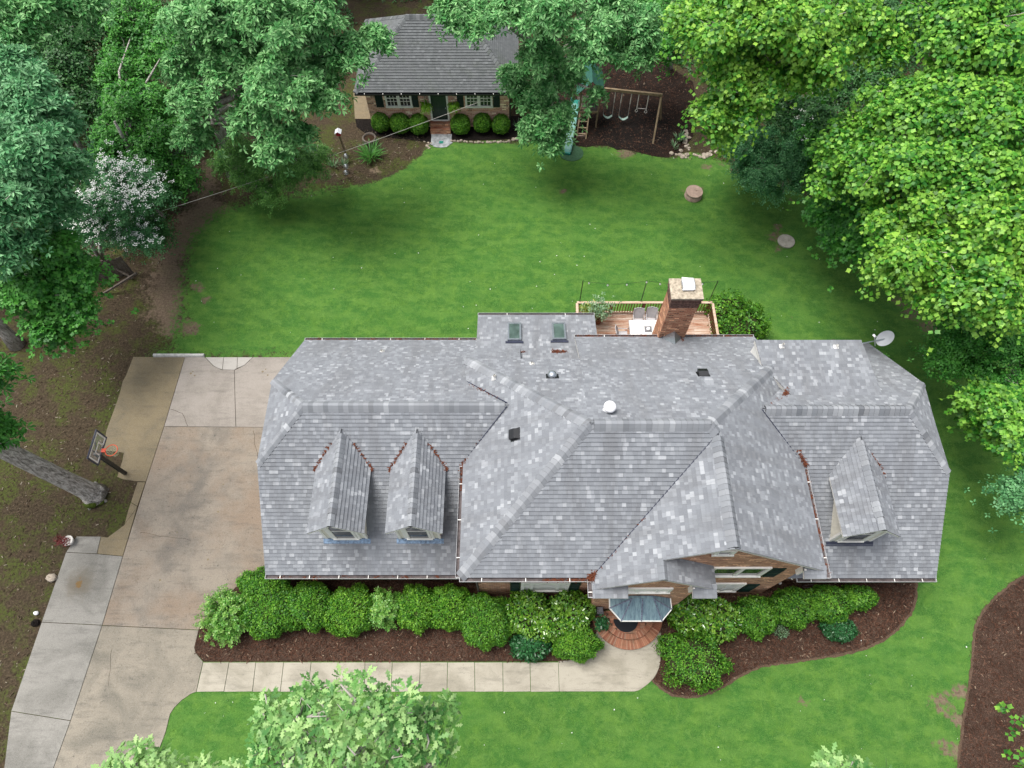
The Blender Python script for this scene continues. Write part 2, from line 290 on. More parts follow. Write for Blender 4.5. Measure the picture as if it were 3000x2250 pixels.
# ------------------------------------------------------------------ mesh builder
def tag(o, label=None, cat=None, group=None, kind=None):
    if label: o['label'] = label
    if cat: o['category'] = cat
    if group: o['group'] = group
    if kind: o['kind'] = kind
    return o
def thing(name, label, cat, loc=(0, 0, 0), group=None):
    o = bpy.data.objects.new(name, None); C.objects.link(o); o.location = loc; o.empty_display_size = 0.3
    return tag(o, label, cat, group)
def origin(p):
    v = Vector((0, 0, 0))
    while p is not None: v = v + Vector(p.location); p = p.parent
    return v
def link_mesh(name, me, parent, loc=None):
    o = bpy.data.objects.new(name, me); C.objects.link(o)
    if parent is not None: o.parent = parent
    if loc is not None: o.location = loc
    return o
class MB:
    def __init__(s): s.v = []; s.f = []; s.m = []; s.uv = []
    def face(s, pts, m=0, uv=None):
        i = len(s.v); s.v += [tuple(p) for p in pts]; s.f.append(tuple(range(i, i + len(pts)))); s.m.append(m)
        s.uv.append(uv if uv else [(0, 0)] * len(pts)); return s
    def box(s, x0, x1, y0, y1, z0, z1, m=0):
        return s.obox(((x0 + x1) / 2, (y0 + y1) / 2, (z0 + z1) / 2), (1, 0, 0), (0, 1, 0), (0, 0, 1), (x1 - x0) / 2, (y1 - y0) / 2, (z1 - z0) / 2, m)
    def obox(s, c, a, b, d, ha, hb, hd, m=0):
        c, a, b, d = Vector(c), Vector(a) * ha, Vector(b) * hb, Vector(d) * hd
        P = [c + a * i + b * j + d * k for k in (-1, 1) for j in (-1, 1) for i in (-1, 1)]
        i = len(s.v); s.v += [tuple(p) for p in P]
        for q in ((0, 2, 3, 1), (4, 5, 7, 6), (0, 1, 5, 4), (2, 6, 7, 3), (0, 4, 6, 2), (1, 3, 7, 5)):
            s.f.append(tuple(i + k for k in q)); s.m.append(m); s.uv.append([(0, 0)] * 4)
        return s
    def bar(s, p, q, w, h, m=0, up=(0, 0, 1)):
        p, q = Vector(p), Vector(q); a = q - p; L = a.length
        if L < 1e-6: return s
        a.normalize(); u = Vector(up)
        if abs(a.dot(u)) > 0.98: u = Vector((0, 1, 0))
        b = u.cross(a).normalized(); d = a.cross(b)
        return s.obox((p + q) / 2, a, b, d, L / 2, w / 2, h / 2, m)
    def tube(s, pts, rad, n=6, m=0, cap=True):
        pts = [Vector(p) for p in pts]; rad = rad if isinstance(rad, (list, tuple)) else [rad] * len(pts)
        rings = []; ref = None
        for k, p in enumerate(pts):
            a = (pts[min(k + 1, len(pts) - 1)] - pts[max(k - 1, 0)])
            if a.length < 1e-9: a = Vector((0, 0, 1))
            a.normalize()
            if ref is None: ref = Vector((1, 0, 0)) if abs(a.x) < 0.8 else Vector((0, 1, 0))
            b = (ref - a * ref.dot(a)).normalized(); c = a.cross(b); ref = b
            i = len(s.v); s.v += [tuple(p + (b * math.cos(2 * PI * j / n) + c * math.sin(2 * PI * j / n)) * rad[k]) for j in range(n)]
            rings.append(i)
        for k in range(len(rings) - 1):
            for j in range(n):
                s.f.append((rings[k] + j, rings[k] + (j + 1) % n, rings[k + 1] + (j + 1) % n, rings[k + 1] + j)); s.m.append(m); s.uv.append([(0, 0)] * 4)
        if cap:
            s.f.append(tuple(rings[0] + j for j in reversed(range(n)))); s.m.append(m); s.uv.append([(0, 0)] * n)
            s.f.append(tuple(rings[-1] + j for j in range(n))); s.m.append(m); s.uv.append([(0, 0)] * n)
        return s
    def lathe(s, c, prof, n=20, m=0, a0=0, a1=2 * PI):
        """prof: list of (r, z)"""
        full = abs(a1 - a0 - 2 * PI) < 1e-6; k = n if full else n + 1
        i0 = len(s.v)
        for r, z in prof:
            s.v += [(c[0] + r * math.cos(a0 + (a1 - a0) * j / n), c[1] + r * math.sin(a0 + (a1 - a0) * j / n), c[2] + z) for j in range(k)]
        for q in range(len(prof) - 1):
            for j in range(n):
                j2 = (j + 1) % k
                s.f.append((i0 + q * k + j, i0 + q * k + j2, i0 + (q + 1) * k + j2, i0 + (q + 1) * k + j)); s.m.append(m); s.uv.append([(0, 0)] * 4)
        return s
    def prism(s, pts, z0, z1, m=0, ms=None):
        """pts: list of (x, y) counter-clockwise"""
        a = sum(pts[i][0] * pts[(i + 1) % len(pts)][1] - pts[(i + 1) % len(pts)][0] * pts[i][1] for i in range(len(pts)))
        if a < 0: pts = pts[::-1]
        s.face([(p[0], p[1], z1) for p in pts], m)
        for i in range(len(pts)):
            p, q = pts[i], pts[(i + 1) % len(pts)]
            s.face([(p[0], p[1], z0), (q[0], q[1], z0), (q[0], q[1], z1), (p[0], p[1], z1)], m if ms is None else ms)
        return s
    def ball(s, c, rx, ry, rz, m=0, n=10, k=7, jit=0.0, rnd=None):
        c = Vector(c); i0 = len(s.v)
        for a in range(k + 1):
            th = PI * a / k
            for b in range(n):
                ph = 2 * PI * b / n; j = 1 + (rnd.uniform(-jit, jit) if rnd else 0)
                s.v.append((c.x + rx * j * math.sin(th) * math.cos(ph), c.y + ry * j * math.sin(th) * math.sin(ph), c.z + rz * j * math.cos(th)))
        for a in range(k):
            for b in range(n):
                s.f.append((i0 + a * n + b, i0 + (a + 1) * n + b, i0 + (a + 1) * n + (b + 1) % n, i0 + a * n + (b + 1) % n)); s.m.append(m); s.uv.append([(0, 0)] * 4)
        return s
    def build(s, name, mats, parent=None, smooth=False, world=False):
        me = bpy.data.meshes.new(name); off = origin(parent)
        me.from_pydata([(a - off.x, b - off.y, c - off.z) for a, b, c in s.v], [], s.f)
        for mm in (mats if isinstance(mats, (list, tuple)) else [mats]): me.materials.append(mm)
        me.polygons.foreach_set('material_index', s.m)
        if any(u[0] != (0, 0) or len(u) > 1 and u[1] != (0, 0) for u in s.uv[:3000]):
            l = me.uv_layers.new(name='UVMap'); l.data.foreach_set('uv', [c for u in s.uv for p in u for c in p])
        if smooth: me.polygons.foreach_set('use_smooth', [True] * len(s.f))
        me.update(); return link_mesh(name, me, parent)

# ------------------------------------------------------------------ foliage (numpy)
rng = np.random.default_rng(7)
def tmpl_kite(w=0.42, fold=0.10): return np.array([(0, 0, 0), (0.6, w / 2, fold), (1, 0, -0.06), (0.6, -w / 2, fold)]), [(0, 3, 2), (0, 2, 1)]
def tmpl_oak():
    h = [(0.0, 0.02), (0.2, 0.13), (0.29, 0.05), (0.46, 0.22), (0.55, 0.08), (0.74, 0.25), (0.82, 0.10), (1.0, 0.04)]
    v = [(x, -y, 0.0) for x, y in h] + [(x, y, 0.0) for x, y in h[::-1]]
    n = len(h); f = [(i, i + 1, 2 * n - 2 - i, 2 * n - 1 - i) for i in range(n - 1)]
    return np.array(v), f
def tmpl_tulip(): return np.array([(0, 0, 0), (0.12, 0.42, 0.03), (0.55, 0.38, 0.05), (0.98, 0.4, -0.03), (0.86, 0, 0), (0.98, -0.4, -0.03), (0.55, -0.38, 0.05), (0.12, -0.42, 0.03)]), [(0, 4, 3, 2, 1), (0, 7, 6, 5, 4)]
def tmpl_oval(): return np.array([(0, 0, 0), (0.3, 0.24, 0.04), (0.72, 0.22, 0.04), (1, 0, 0), (0.72, -0.22, 0.04), (0.3, -0.24, 0.04)]), [(0, 3, 2, 1), (0, 5, 4, 3)]
TM = dict(kite=tmpl_kite(0.34), oak=tmpl_oak(), tulip=tmpl_tulip(), oval=tmpl_oval(), blade=(np.array([(0, -0.06, 0), (0, 0.06, 0), (1, 0, 0)]), [(0, 1, 2)]), chip=(np.array([(0, -0.15, 0), (1, -0.12, 0), (1, 0.12, 0), (0, 0.15, 0)]), [(0, 1, 2, 3)]),
          needle=tmpl_kite(0.3, 0.05), blossom=(np.array([(0, 0, 0), (0.5, -0.32, 0.05), (1, 0, 0), (0.5, 0.32, 0.05)]), [(0, 1, 2, 3)]))
def nrm(a): return a / np.maximum(np.linalg.norm(a, axis=1, keepdims=True), 1e-9)
def leaf_mesh(name, pos, along, normal, size, kind, mat, parent, off):
    tv, tf = TM[kind]; N = len(pos)
    A = nrm(along); Nn = nrm(normal - A * np.sum(normal * A, axis=1, keepdims=True)); B = np.cross(Nn, A)
    s = size[:, None, None]
    V = pos[:, None, :] + s * (tv[None, :, 0:1] * A[:, None, :] + tv[None, :, 1:2] * B[:, None, :] + tv[None, :, 2:3] * Nn[:, None, :])
    V = V - np.array(off)[None, None, :]
    k = len(tv); loops = np.concatenate([np.array(f) for f in tf]); nl = len(loops)
    L = (np.arange(N)[:, None] * k + loops[None, :]).ravel().astype(np.int32)
    tot = np.tile([len(f) for f in tf], N).astype(np.int32); st = np.concatenate([[0], np.cumsum(tot)[:-1]]).astype(np.int32)
    me = bpy.data.meshes.new(name); me.vertices.add(N * k); me.vertices.foreach_set('co', V.astype(np.float32).ravel())
    me.loops.add(N * nl); me.loops.foreach_set('vertex_index', L)
    me.polygons.add(len(tot)); me.polygons.foreach_set('loop_start', st); me.polygons.foreach_set('loop_total', tot)
    me.materials.append(mat); me.update(calc_edges=True)
    return link_mesh(name, me, parent)
def rand_dirs(n, zmin=-1.0):
    z = rng.uniform(zmin, 1, n); a = rng.uniform(0, 2 * PI, n); r = np.sqrt(1 - z * z)
    return np.stack([r * np.cos(a), r * np.sin(a), z], 1)
UP = np.array([[0, 0, 1.0]])

def rosettes(cent, axis, k, size, flat=0.25, jitter=0.25):
    """k leaves radiating about each axis; returns pos, along, normal, size"""
    n = len(cent); axis = nrm(axis)
    t = nrm(np.cross(axis, rand_dirs(n))); b = np.cross(axis, t)
    ang = (np.arange(k)[None, :] * 2 * PI / k) + rng.uniform(0, 2 * PI, (n, 1)) + rng.normal(0, 0.25, (n, k))
    rad = np.cos(ang)[..., None] * t[:, None, :] + np.sin(ang)[..., None] * b[:, None, :]
    al = rad + axis[:, None, :] * (flat + rng.normal(0, jitter, (n, k, 1)))
    no = axis[:, None, :] - 0.2 * rad + rng.normal(0, 0.18, (n, k, 3))
    pos = np.repeat(cent[:, None, :], k, 1) + rad * 0.03
    sz = size * rng.uniform(0.65, 1.15, (n, k))
    return pos.reshape(-1, 3), al.reshape(-1, 3), no.reshape(-1, 3), sz.ravel()

def sprays(lobes, per_m2, spread, rosn, zmin=-0.35):
    """hierarchical sampling: lobes -> sprays (boughs) -> rosette centres"""
    S = []; D = []; Cn = []; sub_ = []
    for (c, r) in lobes:                                  # each lobe breaks into boughs with gaps between them
        if r < 0.45: sub_.append((c, r, c)); continue
        k = int(6 + 3 * min(r, 2.5)); dd = rand_dirs(k, max(zmin, -0.5))
        for q in range(k):
            f = rng.uniform(0.45, 0.74); cc = (c[0] + dd[q, 0] * r * f, c[1] + dd[q, 1] * r * f, c[2] + dd[q, 2] * r * f * 0.8); sub_.append((cc, r * rng.uniform(0.24, 0.40), c))
        sub_.append((c, r * 0.4, c))
    for (c, r, root_) in sub_:
        n = max(5, int(per_m2 * 4 * PI * r * r)); d = rand_dirs(n, zmin)
        ph = rng.uniform(0, 6.28, 3)
        wob = 1 + 0.22 * np.sin(3.1 * d[:, 0] * 2 + ph[0]) * np.sin(2.7 * d[:, 1] * 2 + ph[1]) + 0.10 * np.sin(7 * d[:, 2] + 5 * d[:, 0] + ph[2])
        rr = r * wob * (0.5 + 0.5 * rng.uniform(0, 1, n) ** 0.45)
        p = np.array(c)[None, :] + d * rr[:, None] * np.array([[1, 1, 0.72]])
        S.append(p); D.append(d); Cn.append(np.repeat(np.array(root_)[None, :], n, 0))
    S = np.concatenate(S); D = np.concatenate(D); Cn = np.concatenate(Cn)
    n = len(S); ax = nrm(D * 0.55 + UP * 0.9)
    t = nrm(np.cross(ax, rand_dirs(n))); b = np.cross(ax, t)
    q = rng.normal(0, spread, (n, rosn, 2)); h = -0.5 * (q[..., 0] ** 2 + q[..., 1] ** 2) / max(spread, 0.01) + rng.normal(0, spread * 0.18, (n, rosn))
    cent = S[:, None, :] + q[..., 0:1] * t[:, None, :] + q[..., 1:2] * b[:, None, :] + h[..., None] * ax[:, None, :] * 0.8
    axx = np.repeat(ax[:, None, :], rosn, 1) + (q[..., 0:1] * t[:, None, :] + q[..., 1:2] * b[:, None, :]) * 0.9 / max(spread, .01) * 0.35 + rng.normal(0, 0.22, (n, rosn, 3))
    return S, Cn, cent.reshape(-1, 3), axx.reshape(-1, 3)

KIND = dict(  # per_m2, spread, rosettes per spray, leaves per rosette, leaf size, template, flat
 oak=(1.9, 0.30, 5, 8, 0.33, 'kite', 0.10), tulip=(2.2, 0.34, 14, 2, 0.19, 'tulip', -0.05), dark=(2.2, 0.40, 11, 4, 0.2, 'oval', 0.0),
 maple=(2.6, 0.32, 12, 4, 0.17, 'tulip', 0.0), kousa=(4.0, 0.26, 12, 4, 0.13, 'oval', 0.1), hemlock=(4.0, 0.30, 9, 9, 0.15, 'needle', 0.1), cherry=(3.0, 0.30, 12, 4, 0.15, 'oval', 0.05), frontoak=(4.2, 0.16, 3, 8, 0.185, 'oak', 0.15))
def tree(name, label, cat, base, lobes, kind, mat, trunk_r=0.25, group=None, twigs=0.35, blossoms=0, dens=1.0, lean=None, lsize=1.0, zmin=-0.35):
    base = Vector(base); root = thing(name, label, cat, base, group); off = tuple(base)
    L = [(tuple(c), r) for c, r in lobes]
    per, spr, rn, lk, ls, tm, fl = KIND[kind]; ls *= lsize
    S, Cn, cent, ax = sprays(L, per * dens, spr, rn, zmin)
    p, a, n, s = rosettes(cent, ax, lk, ls, fl)
    leaf_mesh('crown', p, a, n, s, tm, mat, root, off)
    if blossoms:
        idx = np.argsort(-(S[:, 2] + rng.normal(0, 0.8, len(S)) + 0.6 * (np.sin(S[:, 0] * 2.2) + np.sin(S[:, 1] * 2.6))))[:blossoms]
        c = S[idx] + rng.normal(0, 0.3, (len(idx), 3)) + np.array([[0, 0, 0.22]])
        c = np.concatenate([c, c + rng.normal(0, 0.28, c.shape) * np.array([[1, 1, 0.3]])])
        p, a, n, s = rosettes(c, np.repeat(UP, len(c), 0) + rng.normal(0, 0.2, (len(c), 3)), 4, 0.10, 0.05, 0.05)
        leaf_mesh('blossom', p, a, n, s, 'blossom', M['blossom'], root, off)
    rnd = random.Random(int(abs(base.x * 37 + base.y * 11)) + len(L))
    mb = MB(); cx = sum(c[0] for c, r in L) / len(L); cy = sum(c[1] for c, r in L) / len(L)
    zt = max(c[2] for c, r in L); zl = min(c[2] for c, r in L)
    top = Vector(lean) if lean else Vector((base.x * 0.65 + cx * 0.35, base.y * 0.65 + cy * 0.35, zt * 0.9))
    N = 8; spine = []; w1, w2 = rnd.uniform(-.25, .25), rnd.uniform(-.25, .25)
    for k in range(N + 1):
        q = k / N; pnt = base.lerp(top, q) + Vector((w1 * math.sin(q * 5), w2 * math.sin(q * 4), 0)) * (trunk_r * 3)
        spine.append(pnt)
    rad = [trunk_r * (1.35 if k == 0 else 1.08 - 0.8 * k / N) for k in range(N + 1)]
    mb.tube(spine, rad, 12)
    for c, r in L:
        c = Vector(c); q = max(0.25, min(0.92, (c.z * 0.62 - base.z) / max(0.5, top.z - base.z))); st = base.lerp(top, q)
        mid = st.lerp(c, 0.5) + Vector((rnd.uniform(-.3, .3), rnd.uniform(-.3, .3), 0.12 * (c - st).length))
        r0 = trunk_r * 0.42
        mb.tube([st, mid, c], [r0, r0 * 0.6, r0 * 0.25], 6)
    sel = rng.choice(len(S), int(len(S) * twigs), replace=False) if twigs else []
    for i in sel:
        a_, b_ = Vector(Cn[i]), Vector(S[i]); m_ = a_.lerp(b_, 0.55) + Vector(rng.normal(0, 0.12, 3))
        mb.tube([a_.lerp(b_, 0.2), m_, b_], [0.028, 0.018, 0.007], 3, 1, False)
    mb.build('trunk', [M['bark'], M['twig']], root, True)
    return root

def shrub(name, label, cat, blobs, kind, mat, group=None, leaf=0.075, cover=2.6, rough=0.06, spikes=0, parent=None):
    """blobs: (x, y, zc, rx, ry, rz); clipped or loose bush made of leaves over stems and a solid core coloured dark for inner shade"""
    b0 = blobs[0]; base = Vector((b0[0], b0[1], 0.0)); root = parent or thing(name, label, cat, base, group)
    off = tuple(origin(root)); P = []; D = []
    for x, y, zc, rx, ry, rz in blobs:
        area = 4 * PI * (rx * ry + rx * rz + ry * rz) / 3; n = int(cover * area / (leaf * leaf * 0.42))
        d = rand_dirs(n, -0.55); ph = rng.uniform(0, 6.3, 4)
        w = 1 + rough * (np.sin(5 * d[:, 0] + ph[0]) * np.sin(4.5 * d[:, 1] + ph[1]) + 0.7 * np.sin(9 * d[:, 0] + 7 * d[:, 1] + ph[2])) + rng.normal(0, rough * 0.45, n)
        p = np.array([[x, y, zc]]) + d * np.array([[rx, ry, rz]]) * (w * (1 - 0.10 * rng.uniform(0, 1, n) ** 2))[:, None]
        ok = p[:, 2] > 0.03
        for (x2, y2, z2, a2, c2, e2) in blobs:
            if (x2, y2, z2) != (x, y, zc): ok &= (((p[:, 0] - x2) / a2) ** 2 + ((p[:, 1] - y2) / c2) ** 2 + ((p[:, 2] - z2) / e2) ** 2) > 0.8
        P.append(p[ok]); D.append(nrm(d[ok] / np.array([[rx, ry, rz]])))
    P = np.concatenate(P); D = np.concatenate(D); n = len(P)
    t = rand_dirs(n); al = nrm(np.cross(D, t)) + D * rng.uniform(0.0, 0.9, (n, 1)) + UP * 0.15
    no = D + rng.normal(0, 0.35, (n, 3))
    leaf_mesh('foliage', P, al, no, leaf * rng.uniform(0.7, 1.3, n), kind, mat, root, off)
    mb = MB(); rr = random.Random(3)
    for x, y, zc, rx, ry, rz in blobs: mb.ball((x, y, zc), rx * 0.86, ry * 0.86, rz * 0.86, 0, 16, 10, 0.04, rr)
    for k in range(5):
        a = k * 1.3; mb.tube([(b0[0] + 0.05 * math.cos(a), b0[1] + 0.05 * math.sin(a), 0), (b0[0] + 0.3 * b0[3] * math.cos(a), b0[1] + 0.3 * b0[4] * math.sin(a), b0[2])], [0.025, 0.015], 5)
    mb.build('stem', M['core'], root, True)
    return root
def spiky(name, label, cat, c, r, h, mat, group=None, shoots=120, leaf=0.10, per=14):
    """loose shrub of arching leafy shoots"""
    base = Vector((c[0], c[1], 0)); root = thing(name, label, cat, base, group); off = tuple(base)
    d = rand_dirs(shoots, -0.15); e = np.array([[c[0], c[1], h * 0.45]]) + d * np.array([[r, r, h * 0.6]]) * rng.uniform(0.62, 1.12, (shoots, 1))
    s = np.array([[c[0], c[1], h * 0.2]]) + d * np.array([[r, r, h * 0.3]]) * 0.3
    q = rng.uniform(0.25, 1.0, (shoots, per)) ** 0.7
    p = s[:, None, :] + (e - s)[:, None, :] * q[..., None] + np.array([0, 0, 1])[None, None, :] * (0.25 * np.sin(q * PI) * h * 0.5)[..., None]
    p = p.reshape(-1, 3) + rng.normal(0, 0.03, (shoots * per, 3)); dd = np.repeat(d, per, 0)
    P, A, N, S = rosettes(p, dd * 0.8 + UP * 0.6, 4, leaf, 0.35)
    leaf_mesh('foliage', P, A, N, S, 'oval', mat, root, off)
    mb = MB()
    for k in range(0, shoots, 2): mb.tube([tuple(s[k]), tuple((s[k] + e[k]) / 2 + np.array([0, 0, 0.12])), tuple(e[k])], [0.014, 0.01, 0.004], 3, 0, False)
    for k in range(6): mb.tube([(c[0], c[1], 0), tuple(s[k * 3])], [0.03, 0.016], 5)
    mb.build('stem', M['twig'], root)
    return root
def blades(name, label, cat, c, n, length, spread, mat, group=None, width=1.0, up=0.8, root=None, z0=0.0):
    """tuft of strap leaves"""
    root = root or thing(name, label, cat, Vector((c[0], c[1], z0)), group); off = tuple(origin(root))
    tv = np.array([(0, -0.03 * width, 0), (0, 0.03 * width, 0), (0.55, 0.035 * width, 0.06), (0.55, -0.035 * width, 0.06), (1, 0, -0.14)]); TM['strap'] = (tv, [(0, 1, 2, 3), (3, 2, 4)])
    a = rng.uniform(0, 2 * PI, n); rad = np.stack([np.cos(a), np.sin(a), np.zeros(n)], 1)
    u = rng.uniform(0.3, 1.0, (n, 1)); al = rad * (1 - up * 0.6) * 1.2 * u + UP * up
    p = np.array([[c[0], c[1], z0]]) + rad * rng.uniform(0, spread, (n, 1))
    leaf_mesh('leaves' , p, al, np.cross(al, np.cross(UP, al)) + rad * 0.1, length * rng.uniform(0.6, 1.1, n), 'strap', mat, root, off); return root
# ================================================================== GROUND
def px_poly(pts, z=0.0): return [(at(x, y, z).x, at(x, y, z).y) for x, y in pts]
def sdist(X, Y, poly):
    """signed distance, positive inside"""
    d2 = np.full(X.shape, 1e9); inside = np.zeros(X.shape, bool); n = len(poly)
    for i in range(n):
        x1, y1 = poly[i]; x2, y2 = poly[(i + 1) % n]; dx, dy = x2 - x1, y2 - y1
        t_ = np.clip(((X - x1) * dx + (Y - y1) * dy) / max(dx * dx + dy * dy, 1e-9), 0, 1)
        d2 = np.minimum(d2, (X - x1 - t_ * dx) ** 2 + (Y - y1 - t_ * dy) ** 2)
        if y1 != y2: inside ^= ((y1 > Y) != (y2 > Y)) & (X < (x2 - x1) * (Y - y1) / (y2 - y1) + x1)
    return np.where(inside, 1, -1) * np.sqrt(d2)
LAWN = px_poly([(452, 1046), (497, 1016), (522, 965), (536, 885), (541, 818), (550, 750), (566, 700), (610, 640), (700, 598), (859, 574), (1000, 549), (1113, 531), (1181, 495), (1226, 463), (1244, 440), (1262, 426), (1400, 416), (1560, 417), (1636, 425), (1681, 427), (1717, 433), (1745, 428), (1781, 429), (1803, 436), (1849, 443), (1883, 452), (1917, 460), (1953, 464), (1985, 458), (2030, 452), (2075, 461), (2100, 470), (2150, 490), (2230, 530), (2330, 560), (2440, 620), (2520, 715), (2590, 770), (2670, 850), (2760, 930), (2850, 980), (3000, 1030), (3500, 1150), (3600, 1600), (3000, 1695), (2929, 1743), (2900, 1773), (2872, 1813), (2858, 1857), (2851, 1933), (2842, 2010), (2831, 2078), (2822, 2150), (2810, 2250), (2780, 2500), (330, 2500), (390, 2250), (430, 2140), (500, 2000), (520, 1900), (900, 1500), (850, 1046)])
PATH = px_poly([(452, 750), (479, 700), (505, 650), (560, 600), (590, 530), (598, 475), (640, 470), (622, 540), (650, 600), (700, 645), (620, 680), (560, 715), (540, 760), (542, 860), (530, 960), (490, 1000), (432, 920), (424, 860)])
PATCH = [(1826, 455, .7), (2075, 489, .5), (2110, 484, .45), (2150, 500, .5), (2275, 690, .75), (2283, 730, .6), (2272, 660, .5), (2450, 660, .8), (2500, 720, 1.0), (2560, 800, .8), (2669, 917, 1.1), (2720, 960, .9), (2630, 880, .7), (2759, 2055, .75), (2813, 2112, .6), (2800, 2020, .5), (2352, 2049, .35), (588, 840, .6), (600, 880, .5), (560, 960, .7), (1650, 560, .3), (1100, 500, .5), (2000, 560, .3), (2780, 2190, .7), (2320, 590, .5), (2380, 620, .6), (2060, 550, .25), (2320, 930, .3), (2450, 1000, .4)]
def axis(a, b, st, far): 
    c = np.arange(a, b + st / 2, st); return np.concatenate([-np.array(far[::-1]) + a, c, b + np.array(far)])
gx = axis(-34, 33, 0.15, [2, 6, 14, 30, 70, 160, 320]); gy = axis(-8, 50, 0.15, [2, 6, 14, 30, 70, 160, 320])
GX, GY = np.meshgrid(gx, gy); nx_, ny_ = len(gx), len(gy)
wob = 0.18 * np.sin(GX * 2.3 + 1.1 * np.sin(GY * 1.7)) * np.sin(GY * 2.9 + np.sin(GX * 1.3)) + 0.07 * np.sin(GX * 7.1 + GY * 3) * np.sin(GY * 8.3 - GX * 2)
sl = sdist(GX, GY, LAWN); g_grass = np.clip(0.5 + (sl + wob * np.where(GY < 4, 0.2, 0.8)) / np.where((GX < -10.5) & (GY > 12.5), 2.6, 0.9), 0, 1)
sp_ = sdist(GX, GY, PATH); g_path = np.clip(0.5 + (sp_ + wob * 1.5) / 2.2, 0, 1)
for px_, py_, r_ in PATCH:
    c_ = at(px_, py_); dd = np.sqrt((GX - c_.x) ** 2 + ((GY - c_.y) * 1.25) ** 2) + wob * 0.9
    bare = np.clip(1 - dd / (r_ * 1.25), 0, 1); g_grass = g_grass * (1 - 0.62 * np.clip(bare * 1.3, 0, 1)); g_path = np.maximum(g_path, 0.75 * np.clip(bare * 2.5, 0, 1))
GZ = 0.02 * np.sin(GX * 0.35) * np.sin(GY * 0.3) * 0
me = bpy.data.meshes.new('ground'); nv = nx_ * ny_
me.vertices.add(nv); me.vertices.foreach_set('co', np.stack([GX, GY, GZ], -1).astype(np.float32).ravel())
ii = np.arange((ny_ - 1) * (nx_ - 1)); r0 = ii // (nx_ - 1) * nx_ + ii % (nx_ - 1)
me.loops.add(len(ii) * 4); me.loops.foreach_set('vertex_index', np.stack([r0, r0 + 1, r0 + nx_ + 1, r0 + nx_], -1).astype(np.int32).ravel())
me.polygons.add(len(ii)); me.polygons.foreach_set('loop_start', (ii * 4).astype(np.int32)); me.polygons.foreach_set('loop_total', np.full(len(ii), 4, np.int32))
for nm, arr in (('grass', g_grass), ('path', g_path)):
    a_ = me.attributes.new(nm, 'FLOAT', 'POINT'); a_.data.foreach_set('value', arr.astype(np.float32).ravel())
me.update(calc_edges=True)
t = NT('ground'); o = t.obj()
ag = t.n('Attribute', attribute_name='grass').outputs['Fac']; ap = t.n('Attribute', attribute_name='path').outputs['Fac']
f1 = t.noise(o, 9, 6, 0.75); f2 = t.noise(o, 1.1, 5, 0.6); f3 = t.noise(o, 55, 3); f4 = t.noise(o, 0.35, 3)
soil = t.ramp(f1, [(0.28, (0.02, 0.016, 0.010)), (0.5, (0.052, 0.039, 0.025)), (0.68, (0.10, 0.076, 0.05)), (0.8, (0.16, 0.13, 0.095))])
soil = t.mix(t.math('MULTIPLY', t.smooth(f2, 0.54, 0.7), 0.5), soil, (0.065, 0.044, 0.028))
mossn = t.math('MULTIPLY', t.smooth(t.noise(o, 0.7, 6, 0.7), 0.45, 0.6), t.smooth(f1, 0.35, 0.6))
soil = t.mix(t.math('MULTIPLY', mossn, 0.8), soil, (0.058, 0.085, 0.014))
pathc = t.ramp(f1, [(0.3, (0.12, 0.087, 0.06)), (0.55, (0.22, 0.163, 0.117)), (0.75, (0.31, 0.24, 0.18))])
pm = t.smooth(t.math('ADD', ap, t.math('MULTIPLY', t.math('SUBTRACT', t.noise(o, 3.5, 6, 0.75), 0.5), 1.6)), 0.3, 0.75)
soil = t.mix(t.math('MULTIPLY', pm, 0.7), soil, pathc)
gr = t.ramp(t.noise(o, 22, 5, 0.8), [(0.30, (0.018, 0.058, 0.012)), (0.5, (0.052, 0.137, 0.026)), (0.7, (0.125, 0.245, 0.055))])
gr = t.mix(t.math('MULTIPLY', t.smooth(t.noise(o, 5.5, 6, 0.8, 0.5), 0.46, 0.62), 0.55), gr, (0.028, 0.10, 0.015))
gr = t.mix(t.math('MULTIPLY', t.smooth(t.noise(o, 2.7, 5, 0.75, 0.8), 0.5, 0.66), 0.5), gr, (0.12, 0.228, 0.052))
gr = t.mix(t.math('MULTIPLY', t.smooth(t.noise(o, 1.6, 5, 0.7), 0.42, 0.66), 0.4), gr, (0.125, 0.235, 0.035))
gr = t.mix(t.math('MULTIPLY', t.smooth(t.noise(o, 0.55, 4, 0.6), 0.44, 0.6), 0.25), gr, (0.035, 0.135, 0.025))
mp = t.n('Mapping'); mp.inputs['Rotation'].default_value = (0, 0, R(32)); mp.inputs['Scale'].default_value = (0.5, 1.5, 1); t.l(o, mp.inputs[0])
gr = t.mix(t.math('MULTIPLY', t.smooth(t.noise(mp.outputs[0], 1.2, 3), 0.45, 0.6), 0.35), gr, (0.12, 0.228, 0.045))
wv = t.n('TexWave'); wv.inputs['Scale'].default_value = 0.32; wv.inputs['Distortion'].default_value = 1.5; wv.inputs['Detail'].default_value = 2; mp2 = t.n('Mapping'); mp2.inputs['Rotation'].default_value = (0, 0, R(-52)); t.l(o, mp2.inputs[0]); t.l(mp2.outputs[0], wv.inputs[0])
gr = t.mix(t.math('MULTIPLY', t.smooth(wv.outputs['Fac'], 0.3, 0.8), 0.10), gr, (0.02, 0.085, 0.016))
gr = t.mix(t.math('MULTIPLY', t.smooth(t.noise(o, 7, 6, 0.8), 0.6, 0.72), 0.5), gr, (0.2, 0.25, 0.09))
gm = t.smooth(t.math('ADD', ag, t.math('MULTIPLY', t.math('SUBTRACT', t.noise(o, 4.5, 6, 0.78), 0.5), 2.0)), 0.32, 0.62)
t.bump(t.math('ADD', t.math('MULTIPLY', f3, 0.5), f1), 0.55, 0.05); t.out(t.mix(gm, soil, gr), 0.95, 0.1)
me.materials.append(t.m); ground = link_mesh('ground', me, None); tag(ground, kind='structure')

